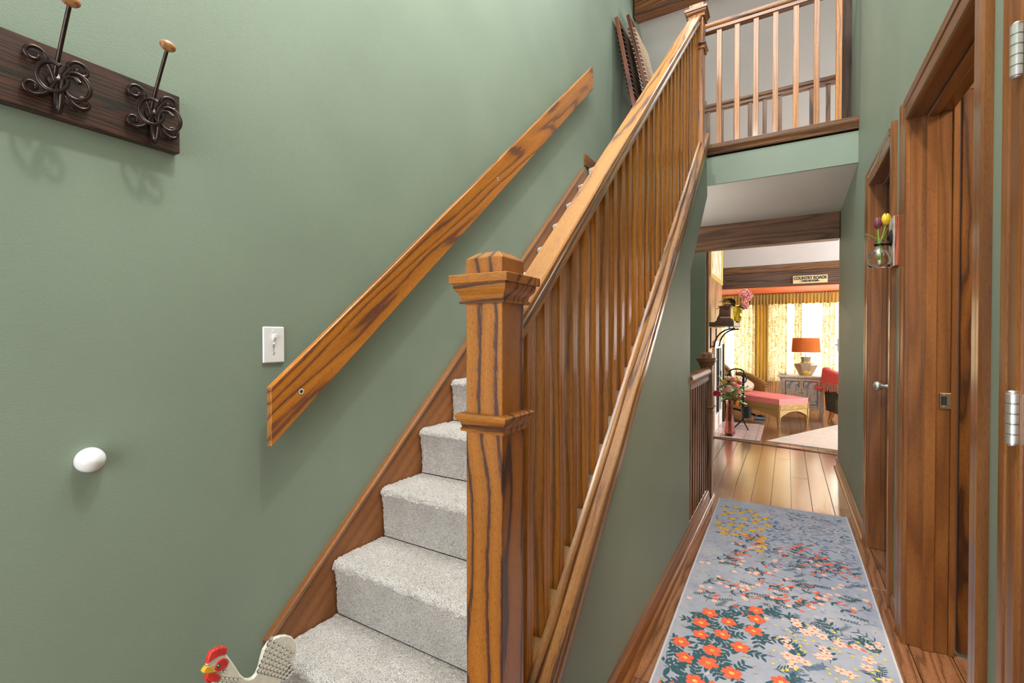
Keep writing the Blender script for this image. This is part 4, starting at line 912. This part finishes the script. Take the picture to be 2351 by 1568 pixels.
# pink vase with its bouquet on the hearth
pv = MB().lathe([(.060, 0), (.066, .004), (.064, .03), (.048, .20), (.036, .34), (.034, .38), (.046, .425), (.042, .425), (.030, .38), (.032, .34), (.044, .20), (.058, .03), (.05, .016), (.001, .014)], (-.596, 6.165, .0105), 6).build('tall_vase', pinkg, None, bevel=.002)
tag(pv, 'tall faceted pink glass vase standing on the hearth tiles', 'vase')
bq = thing('mixed_bouquet', 'bouquet of blush roses and green foliage in the tall pink vase', 'flowers', (-.596, 6.165, .35))
cols = {'blush': plain('blush_rose', (.86, .60, .48), .6, 0, .1, 30), 'mag': plain('magenta_rose', (.62, .05, .11), .6, 0, .25, 30), 'cor': plain('coral_rose', (.85, .33, .28), .6, 0, .15, 30), 'yel': plain('pale_yellow_rose', (.80, .66, .22), .6, 0, .1, 30), 'whi': plain('white_blossom', (.85, .80, .66), .6, 0, .1, 30)}
for c, r, m_ in (((-.60, 6.08, .59), .058, 'blush'), ((-.735, 6.10, .52), .048, 'mag'), ((-.52, 6.11, .62), .040, 'cor'), ((-.655, 6.06, .545), .030, 'cor'), ((-.66, 6.14, .66), .036, 'yel'), ((-.56, 6.16, .69), .042, 'cor'), ((-.49, 6.15, .655), .034, 'mag'), ((-.70, 6.18, .60), .034, 'blush'), ((-.61, 6.2, .70), .034, 'whi'), ((-.50, 6.1, .56), .030, 'cor')):
    mb = MB(); rose(mb, c, r, rg); mb.build('rose', cols[m_], bq, smooth=60)
for k in range(26):
    mb = MB(); a = rg.uniform(0, 6.28); z = rg.uniform(.46, .60); leafshape(mb, (-.596 + .03 * math.cos(a), 6.165 + .03 * math.sin(a), z), (math.cos(a), math.sin(a), rg.uniform(-.5, .8)), rg.uniform(.10, .20), rg.uniform(.045, .07), rg.uniform(0, .5)); mb.build('leaf', plain('leaf_green_b', (.16, .30, .08), .5, 0, .4, 40) if k == 0 else bpy.data.materials['leaf_green_b'], bq, smooth=60)
for (dx, dz, n) in ((.20, .10, 7), (.16, -.02, 6), (.13, .20, 6), (-.13, .2, 6), (.19, -.13, 6)):
    mb = MB(); p0 = Vector((-.596, 6.165, .47)); p1 = p0 + Vector((dx, -.04, dz + .06))
    mb.tube([p0, p0.lerp(p1, .5) + Vector((0, 0, .02)), p1], .0025, 6); mb.build('twig', grl, bq)
    for k in range(n):
        q = p0.lerp(p1, .45 + .6 * k / n) + Vector((rg.uniform(-.012, .012), rg.uniform(-.02, .02), rg.uniform(-.012, .018))); MB().ball(q, .0125, 8, 5, (1, 1, .8)).build('blossom', cols['whi'] if k % 3 else bpy.data.materials['tulip_green'], bq, smooth=60)
for dx in (-.012, 0, .012): MB().tube([(-.596 + dx, 6.165, .04), (-.596 - dx * .5, 6.165, .40), (-.596 + dx * 3, 6.165, .55)], .003, 6).build('stem', grl, bq)
# iron fireside stand with coloured glass diamonds
st = thing('iron_stand', 'black iron fireside stand with coloured glass diamonds behind the bouquet', 'stand', (-.57, 6.75, 0))
def dia(c, w_, h, mat): MB().prism([(c[0] - w_, c[2]), (c[0], c[2] - h), (c[0] + w_, c[2]), (c[0], c[2] + h)], 'Y', c[1] - .004, c[1] + .004).build('glass_diamond', mat, st)
MB().tube([(-.655, 6.75, .60), (-.655, 6.75, .74)] + [(-.57 - .085 * math.cos(a), 6.75, .74 + .04 * math.sin(a)) for a in [k * math.pi / 10 for k in range(1, 10)]] + [(-.485, 6.75, .74), (-.485, 6.75, .60)], .010, 8).build('arch', blackm, st, smooth=60)
for x in (-.66, -.48): MB().tube([(x + .022 * math.cos(a), 6.75, .66 + .055 * math.sin(a)) for a in [k * math.pi / 8 for k in range(16)]], .008, 8, True).build('side_loop', blackm, st, smooth=60)
MB().tube([(-.57, 6.75, .76), (-.57, 6.75, .70)], .003, 6).tube([(-.57, 6.75, .56), (-.57, 6.75, .52)], .003, 6).build('wire', blackm, st)
dia((-.57, 6.75, .628), .032, .062, plain('amber_glass', (.85, .50, .02), .15)); dia((-.56, 6.74, .33), .026, .045, plain('orange_glass', (.85, .22, .02), .15)); dia((-.655, 6.74, .30), .024, .03, plain('coral_glass', (.85, .30, .12), .15))
MB().tube([(-.495, 6.75, .62), (-.495, 6.75, .10)], .016, 8).build('post', blackm, st)
MB().tube([(-.495, 6.75, .12), (-.60, 6.68, .006)], .009, 6).tube([(-.495, 6.75, .12), (-.42, 6.62, .006)], .009, 6).tube([(-.495, 6.75, .12), (-.47, 6.93, .006)], .009, 6).tube([(-.60, 6.70, .10), (-.40, 6.80, .10)], .006, 6).build('feet', blackm, st)
MB().lathe([(.055, .15), (.062, .27), (.068, .272), (.068, .285), (.05, .285), (.045, .16), (.001, .155)], (-.455, 6.74, 0), 20).build('pot', blackm, st, smooth=40)
# floor sweeper under the chaise
mp = thing('floor_sweeper', 'pale blue and black sweeper head lying on the floor under the chaise', 'sweeper', (-.34, 7.70, 0))
MB().box(-.42, 7.60, .004, -.27, 7.78, .04).build('head', plain('pale_blue_plastic', (.42, .50, .66), .35, 0, .05, 20), mp, bevel=.012, seg=2)
MB().tube([(-.40, 7.68, .05), (-.62, 7.62, .12), (-.80, 7.58, .16)], .014, 8).build('tube', blackm, mp, smooth=50); MB().ball((-.34, 7.67, .045), .028, 10, 6, (1.2, 1, .5)).build('joint', blackm, mp, smooth=60)

# ------------------------------------------------------------------ wicker chaise with pink cushion (local: foot at x=0, head at x=1.5)
def wicker():
    m, nt, b = new_mat('honey_wicker'); L = nt.links.new; tc = N(nt, 'ShaderNodeTexCoord')
    wa = N(nt, 'ShaderNodeTexWave', bands_direction='Z'); wa.inputs['Scale'].default_value = 26; wa.inputs['Distortion'].default_value = 1.5; L(tc.outputs['Object'], wa.inputs['Vector'])
    wb = N(nt, 'ShaderNodeTexWave', bands_direction='X'); wb.inputs['Scale'].default_value = 16; wb.inputs['Distortion'].default_value = 1.0; L(tc.outputs['Object'], wb.inputs['Vector'])
    mx = N(nt, 'ShaderNodeMath', operation='MULTIPLY'); L(wa.outputs['Fac'], mx.inputs[0]); L(wb.outputs['Fac'], mx.inputs[1])
    L(ramp(nt, mx.outputs[0], [(.05, (.20, .10, .02)), (.35, (.50, .30, .08)), (.8, (.66, .44, .15))]), b.inputs['Base Color']); b.inputs['Roughness'].default_value = .55; bump(nt, b, mx.outputs[0], .7, .004); return m
wk = wicker(); W = .565; Lc = 1.50
ch = thing('wicker_chaise', 'honey wicker chaise longue with woven base and curved back', 'chaise', (0, 0, 0))
MB().box(0, 0, .205, Lc, .03, .285).build('side_rail', wk, ch, bevel=.01, seg=2); MB().box(0, W - .03, .205, Lc, W, .285).build('side_rail', wk, ch, bevel=.01, seg=2)
MB().box(0, .03, .205, .03, W - .03, .285).build('end_rail', wk, ch, bevel=.01, seg=2); MB().box(Lc - .03, .03, .205, Lc, W - .03, .285).build('end_rail', wk, ch, bevel=.01, seg=2)
MB().box(.03, .03, .25, Lc - .03, W - .03, .275).build('seat_deck', wk, ch)
def apron(n, w_): return [(0, .21)] + [(w_ * i / n, .10 + .085 * math.sin(math.pi * i / n) ** .8) for i in range(n + 1)] + [(w_, .21)]
MB().prism([(.03 + a * (W - .06) / 1, z) for a, z in apron(12, 1)], 'X', .006, .022).build('apron', wk, ch); 
for yy in (.006, W - .022): MB().prism([(.03 + a * (Lc - .06), z) for a, z in apron(16, 1)], 'Y', yy, yy + .016).build('apron', wk, ch)
for x, yv in ((.022, .022), (.022, W - .022), (Lc - .022, .022), (Lc - .022, W - .022)): MB().lathe([(.014, 0), (.020, .02), (.024, .05), (.028, .21)], (x, yv, 0), 12).build('leg', wk, ch, smooth=50)
def backf(u, v):
    a = -1.15 + 2.3 * u; x = Lc - .34 + .34 * math.cos(a) * 1.0; yv = W / 2 + (W / 2 + .02) * math.sin(a) / math.sin(1.15)
    top = .84 - .22 * (abs(a) / 1.15) ** 2; return (x + .12 * v, yv, .27 + (top - .27) * v)
MB().sheet(backf, 24, 10, (.025, 0, 0)).build('back', wk, ch, smooth=70)
MB().tube([Vector(backf(i / 24, 1)) + Vector((.012, 0, .0)) for i in range(25)], .030, 10).build('back_roll', wk, ch, smooth=70)
for yy, dy in ((.0, -1), (W, 1)):
    MB().sheet(lambda u, v: (Lc - .76 + .56 * u, yy + dy * .01, .27 + (.36 * math.sin(math.pi * (.2 + .5 * u)) ** .6 * (.7 + .3 * u)) * v), 12, 8, (0, dy * .022, 0)).build('arm', wk, ch, smooth=70)
    MB().tube([(Lc - .78 + .58 * t_, yy + dy * .025, .27 + .36 * math.sin(math.pi * (.2 + .5 * t_)) ** .6 * (.7 + .3 * t_)) for t_ in [i / 12 for i in range(13)]], .036, 10).build('arm_roll', wk, ch, smooth=70)
pinkc = plain('pink_cushion_cloth', (.72, .20, .19), .85, 0, .08, 30, .2)
cu = thing('chaise_cushion', 'long salmon pink seat cushion on the wicker chaise', 'cushion', (0, 0, 0))
mb = MB().sheet(lambda u, v: (.01 + 1.12 * u, .015 + (W - .03) * v, .355 + .018 * (math.sin(math.pi * u) * math.sin(math.pi * v)) ** .35 - .006 * math.sin(30 * u) * (v - .5) ** 2), 30, 14, (0, 0, -.075)).build('pad', pinkc, cu, smooth=50)
pp = [(.01, .015), (1.13, .015), (1.13, W - .015), (.01, W - .015)]
MB().tube([(x, yv, .352) for x, yv in pp], .005, 6, True).build('piping', plain('piping_cloth', (.80, .28, .26), .8), mb)
pw = thing('striped_pillow', 'striped cream pillow resting on the chaise', 'pillow', (0, 0, 0))
def strip():
    m, nt, b = new_mat('striped_cloth'); tc = N(nt, 'ShaderNodeTexCoord'); wa = N(nt, 'ShaderNodeTexWave', bands_direction='X'); wa.inputs['Scale'].default_value = 9; nt.links.new(tc.outputs['Object'], wa.inputs['Vector'])
    nt.links.new(ramp(nt, wa.outputs['Fac'], [(.2, (.75, .62, .48)), (.5, (.70, .45, .40)), (.8, (.60, .58, .45))]), b.inputs['Base Color']); b.inputs['Roughness'].default_value = .9; return m
mb = MB().ball((0, 0, 0), .5, 24, 14)
for i, p in enumerate(mb.v):
    s = [math.copysign(abs(c * 2) ** .55, c) / 2 for c in p]; mb.v[i] = (s[0] * .36, s[1] * .46, s[2] * .16)
mb.xf(Matrix.Translation((.98, W * .52, .47)) @ Matrix.Rotation(R(-22), 4, 'Y')).build('cover', strip(), pw, smooth=180)
MB().tube([(.98 + .19 * math.cos(a), W * .52 + .24 * math.sin(a), .47 + .077 * math.cos(a)) for a in [k * 2 * math.pi / 28 for k in range(28)]], .009, 6, True).build('orange_trim', plain('orange_trim', (.72, .26, .03), .8), pw, smooth=60)
ang = math.atan2(.64, -.77)
for o in (ch, cu, pw): place(o, (.270, 7.622, 0), ang)

# ------------------------------------------------------------------ painted cabinet with lamp
cb = thing('painted_cabinet', 'distressed white cabinet with two painted doors in front of the window', 'cabinet', (.185, 8.3, 0))
wp = plain('distressed_white_paint', (.66, .58, .48), .55, 0, .2, 30); gp = plain('grey_line_paint', (.16, .12, .09), .6, 0, .2, 40)
MB().box(-.10, 8.31, .10, .47, 8.68, .575).build('body', wp, cb, bevel=.004); MB().box(-.125, 8.285, .575, .495, 8.70, .605).build('top', wp, cb, bevel=.006, seg=2); MB().box(-.11, 8.30, .09, .48, 8.69, .125).build('plinth_rail', wp, cb, bevel=.004)
for x, yv in ((-.08, 8.32), (.45, 8.32), (-.08, 8.66), (.45, 8.66)): MB().lathe([(.014, 0), (.018, .01), (.014, .03), (.026, .09), (.028, .13)], (x, yv, 0), 10).build('leg', wp, cb, smooth=50)
def bird():
    m, nt, b = new_mat('painted_bird_panel'); tc = N(nt, 'ShaderNodeTexCoord'); n1 = N(nt, 'ShaderNodeTexNoise', Scale=9.0, Detail=3.0, Distortion=1.0); nt.links.new(tc.outputs['Object'], n1.inputs['Vector'])
    nt.links.new(ramp(nt, n1.outputs[0], [(.36, (.20, .34, .50)), (.44, (.66, .58, .48)), (.60, (.68, .60, .50)), (.68, (.30, .34, .12))]), b.inputs['Base Color']); return m
bpn = bird()
for i, (x0, x1) in enumerate(((-.06, .18), (.19, .43))):
    dr = MB().box(x0, 8.298, .14, x1, 8.311, .56).build('door', wp, cb, bevel=.003)
    s = 1 if i == 0 else -1; a, b = (x0 + .035, x1 - .02) if i == 0 else (x0 + .02, x1 - .035); cx = b if i == 0 else a; zc = .35
    n_ = 10; arc = [(cx - s * .055 * math.sin(math.pi * k / n_), zc + .075 * math.cos(math.pi * k / n_)) for k in range(n_ + 1)]
    pts = ([(a, .17), (a, .53), (b, .53)] + arc + [(b, .17)]) if i == 0 else ([(b, .17), (b, .53), (a, .53)] + arc + [(a, .17)])
    MB().prism(pts, 'Y', 8.292, 8.2985).build('scrolled_border', gp, dr)
    ins = lambda p: (p[0] + (.012 if p[0] < (a + b) / 2 - .001 else -.012), p[1] + (.012 if p[1] < zc else -.012))
    pin = [((p[0] - (a + b) / 2) * .88 + (a + b) / 2, (p[1] - zc) * .93 + zc) for p in pts]
    MB().prism(pin, 'Y', 8.289, 8.294).build('painted_panel', bpn, dr)
    MB().ball((x1 - .012 if i == 0 else x0 + .012, 8.287, .35), .008, 8, 5).build('knob', gp, dr, smooth=60)
bx = MB().box(-.10, 8.40, .605, -.005, 8.60, .622).build('flat_box', plain('grey_box', (.35, .30, .24), .6), None, bevel=.003); tag(bx, 'flat grey box lying on the left end of the painted cabinet', 'box')
lp = thing('table_lamp', 'table lamp with burnt orange drum shade and wide glossy taupe base showing a golden reflection', 'lamp', (.245, 8.45, .605))
LX, LY = .245, 8.45
MB().lathe([(.075, 0), (.095, .01), (.168, .165), (.165, .175), (.080, .195), (.062, .215), (.064, .24), (.076, .285), (.070, .287), (.058, .24), (.056, .21), (.075, .188), (.155, .168), (.085, .018), (.001, .016)], (LX, LY, .606), 8, math.pi / 8, 1, .45).build('base', plain('taupe_glaze', (.34, .27, .17), .12, .25, .1, 12, 0, .6), lp, bevel=.002)
MB().ball((LX, LY - .035, .66), .07, 16, 10, (.95, .30, .75)).build('gold_reflection', plain('gold_glaze_and_reflection', (.58, .40, .06), .2, .3), lp, smooth=60)  # golden reflection in the glossy base, shaped as a dome
MB().lathe([(.094, .172), (.082, .190), (.066, .208)], (LX, LY, .6075), 8, math.pi / 8, 1.02, .48, cap=False).build('gold_shoulder', bpy.data.materials['gold_glaze_and_reflection'], lp)
MB().tube([(LX, LY, .89), (LX, LY, .95)], .008, 8).tube([(LX, LY, 1.185), (LX, LY, 1.215)], .007, 8).build('stem', brassy, lp)
def shademat():
    m, nt, b = new_mat('orange_shade'); b.inputs['Base Color'].default_value = (.62, .17, .03, 1); b.inputs['Roughness'].default_value = .9
    tc = N(nt, 'ShaderNodeTexCoord'); n1 = N(nt, 'ShaderNodeTexNoise', Scale=60.0); nt.links.new(tc.outputs['Object'], n1.inputs['Vector'])
    nt.links.new(ramp(nt, n1.outputs[0], [(.3, (.56, .15, .025)), (.7, (.68, .20, .035))]), b.inputs['Base Color'])
    tr = N(nt, 'ShaderNodeBsdfTranslucent'); tr.inputs[0].default_value = (.8, .25, .05, 1); mx = N(nt, 'ShaderNodeMixShader'); mx.inputs[0].default_value = .35
    out = nt.nodes['Material Output']; nt.links.new(b.outputs[0], mx.inputs[1]); nt.links.new(tr.outputs[0], mx.inputs[2]); nt.links.new(mx.outputs[0], out.inputs[0]); return m
MB().lathe([(.192, 0), (.178, .218), (.175, .218), (.189, 0)], (LX, LY, .965), 32, 0, 1, .6, cap=False).build('shade', shademat(), lp, smooth=60)

# ------------------------------------------------------------------ dark armchair with red throw
ac = thing('armchair', 'dark olive armchair half hidden by the end of the right wall', 'armchair', (.72, 7.95, 0))
ol = plain('dark_olive_cloth', (.055, .05, .028), .8, 0, .25, 20, .2)
def ab(u, v):
    a = math.pi * (.5 + u); return (.80 + .36 * math.cos(a) * (1 - .10 * (1 - v)), 7.98 + .34 * math.sin(a), .16 + (.56 - .18 * abs(u - .5) * 1.2) * v)
MB().sheet(ab, 20, 10, (.05, 0, 0)).build('back', ol, ac, smooth=70)
MB().box(.56, 7.70, .14, 1.10, 8.26, .36).build('seat', ol, ac, bevel=.03, seg=2)
for x, yv in ((.515, 7.845), (1.05, 7.72), (1.05, 8.22), (.56, 8.2)): MB().tube([(x + .03, yv + .01, .17), (x + .022, yv, .10), (x, yv - .01, .05), (x - .014, yv - .02, 0)], [.032, .028, .018, .012], 10).build('leg', plain('orange_brown_leg', (.42, .16, .03), .35, 0, .2, 30) if 'orange_brown_leg' not in bpy.data.materials else bpy.data.materials['orange_brown_leg'], ac, smooth=60)
tw = thing('throw_blanket', 'red throw with a shaggy fringe draped over the armchair', 'blanket', (.5, 7.9, .45))
redc = plain('red_throw_cloth', (.66, .085, .075), .9, 0, .15, 30, .2)
def thr(u, v):
    a = R(128 + 140 * u); k = abs(a / math.pi - 1); r0 = .36 - .012; top = .16 + .56 - .18 * k * 1.2 + .012
    dout = (.20 - .13 * max(0, (u - .45) / .55)) * (1 + .06 * math.sin(17 * u)); din = .10
    if v < .3: t = v / .3; rad, z = r0 - .085, top - din * (1 - t)
    elif v < .6: t = (v - .3) / .3; rad, z = r0 - .030 - .055 * math.cos(math.pi * t), top + .034 * math.sin(math.pi * t)
    else: t = (v - .6) / .4; rad, z = r0 + .025 + .018 * t + .008 * math.sin(11 * u) * t, top - dout * t
    return Vector((.80 + rad * math.cos(a) * 1.0, 7.98 + rad * .95 * math.sin(a), z))
MB().sheet(thr, 30, 20, (.004, .002, .005)).build('cloth', redc, tw, smooth=70)
MB().ball((.385, 7.86, .475), .06, 14, 8, (.9, 1.3, .5)).build('fold', redc, tw, smooth=180)
fr = MB()
for i in range(110):
    u = .32 + .66 * i / 110; p = thr(u, rg.uniform(.93, 1.0)); o_ = Vector((math.cos(R(128 + 140 * u)), math.sin(R(128 + 140 * u)), 0))
    fr.tube([p + o_ * .004, p + o_ * .012 + Vector((rg.uniform(-.008, .008), 0, -.04)), p + o_ * .010 + Vector((rg.uniform(-.014, .014), 0, -.085 - .03 * rg.random()))], .0042, 5)
o = fr.build('fringe', plain('fringe_cloth', (.52, .20, .14), .9, 0, .45, 80), tw); o['kind'] = 'stuff'
# ------------------------------------------------------------------ faded living room carpet
def rugm():
    m, nt, b = new_mat('faded_carpet'); tc = N(nt, 'ShaderNodeTexCoord'); mpn = N(nt, 'ShaderNodeMapping'); mpn.inputs['Scale'].default_value = (1, 5, 1); mpn.inputs['Rotation'].default_value = (0, 0, .4); nt.links.new(tc.outputs['Object'], mpn.inputs['Vector'])
    n1 = N(nt, 'ShaderNodeTexNoise', Scale=5.0, Detail=5.0, Distortion=.6); nt.links.new(mpn.outputs[0], n1.inputs['Vector'])
    nt.links.new(ramp(nt, n1.outputs[0], [(.32, (.42, .42, .36)), (.48, (.66, .58, .50)), (.56, (.68, .45, .36)), (.7, (.72, .66, .56))]), b.inputs['Base Color']); b.inputs['Roughness'].default_value = .95; return m
rgc = MB().prism([(-.20, 6.07), (1.8, 5.75), (2.5, 7.6), (.62, 7.70), (.46, 7.40)], 'Z', .0005, .010).build('area_rug', rugm(), None); tag(rgc, 'faded cream and rose area rug on the living room floor', 'rug')
# small latch on the end of the right wall
lt = thing('wall_latch', 'small white latch on the end of the right hall wall', 'latch', (.40, 5.19, 1.1))
MB().box(.394, 5.13, 1.07, .405, 5.19, 1.19).build('plate', whitep, lt, bevel=.002); MB().box(.378, 5.185, 1.12, .40, 5.205, 1.14).build('hook', nickel, lt, bevel=.002)

# ------------------------------------------------------------------ curtains
def clothmat(name, a, b_, scale, transl, pattern=True):
    m, nt, b = new_mat(name); L = nt.links.new; tc = N(nt, 'ShaderNodeTexCoord')
    v = N(nt, 'ShaderNodeTexVoronoi', feature='F1'); v.inputs['Scale'].default_value = scale
    mpn = N(nt, 'ShaderNodeMapping'); mpn.inputs['Scale'].default_value = (1.6, .2, 1); L(tc.outputs['Object'], mpn.inputs['Vector']); L(mpn.outputs[0], v.inputs['Vector'])
    c = ramp(nt, v.outputs[0], [(.0, b_), (.07, b_), (.12, a), (.36, a), (.42, b_), (.52, b_), (.58, a), (1, a)]) if pattern else ramp(nt, v.outputs[0], [(0, tuple(x * .9 for x in a)), (1, a)])
    L(c, b.inputs['Base Color']); b.inputs['Roughness'].default_value = .9
    tr = N(nt, 'ShaderNodeBsdfTranslucent'); L(c, tr.inputs[0]); mx = N(nt, 'ShaderNodeMixShader'); mx.inputs[0].default_value = transl
    out = nt.nodes['Material Output']; L(b.outputs[0], mx.inputs[1]); L(tr.outputs[0], mx.inputs[2]); L(mx.outputs[0], out.inputs[0]); return m
sheer = clothmat('cream_sheer', (.90, .87, .78), (.6, .5, .28), 9, .6, False)
scroll = clothmat('scroll_print_curtain', (.86, .78, .60), (.42, .33, .15), 22, .5)
goldc = clothmat('gold_curtain', (.62, .46, .14), (.5, .34, .08), 8, .5, False)
def curtain(label, x0, x1, mat, y=9.34, folds=6, amp=.03, z0=.42, z1=1.95, name='curtain_panel'):
    mb = MB().sheet(lambda u, v: (x0 + (x1 - x0) * u, y + amp * math.sin(u * folds * 2 * math.pi) * (.7 + .3 * v), z0 + (z1 - z0) * v), folds * 8, 6, (0, .004, 0))
    o = mb.build(name, mat, None, smooth=70); tag(o, label, 'curtain', 'living room curtains'); return o
curtain('cream scroll-print curtain panel at the left end of the window wall', -1.30, -.98, scroll, folds=5)
curtain('thin cream sheer between the two left scroll-print curtains', -.98, -.83, sheer, 9.39, 3)
curtain('scroll-print curtain panel left of the gold pier curtain', -.83, -.50, scroll, 9.33, 5)
curtain('plain gold curtain hanging over the pier between the windows', -.50, -.29, goldc, 9.28, 4)
curtain('scroll-print curtain panel just right of the gold pier curtain', -.29, .0, scroll, 9.33, 5)
curtain('bright cream sheer left of the table lamp', .0, .095, sheer, 9.39, 2)
curtain('narrow scroll-print curtain panel behind the lamp shade left edge', .095, .215, scroll, 9.33, 3)
curtain('wide bright cream sheer behind the table lamp', .215, .50, sheer, 9.39, 4)
curtain('scroll-print curtain panel right of the table lamp', .50, .68, scroll, 9.33, 3)
curtain('scroll-print curtain panel at the far right behind the armchair', .72, 1.05, scroll, 9.33, 5)
cv = MB().sheet(lambda u, v: (-1.4 + 3.0 * u, 9.24 + .012 * math.sin(u * 2 * math.pi * 60) * (1.1 - v), 1.765 + .20 * v + .006 * math.sin(u * 2 * math.pi * 30) * (1 - v)), 360, 4, (0, .004, 0)).build('valance', goldc, None, smooth=70)
tag(cv, 'gathered golden valance across the top of the living room windows', 'valance')
cr_ = MB().sheet(lambda u, v: (-1.4 + 3.0 * u, 9.215 + .014 * math.sin(u * 2 * math.pi * 80), 1.935 + .028 * v), 480, 1, (0, .004, 0)).build('heading', plain('rust_heading', (.42, .13, .04), .9, 0, .3, 30), cv, smooth=70)
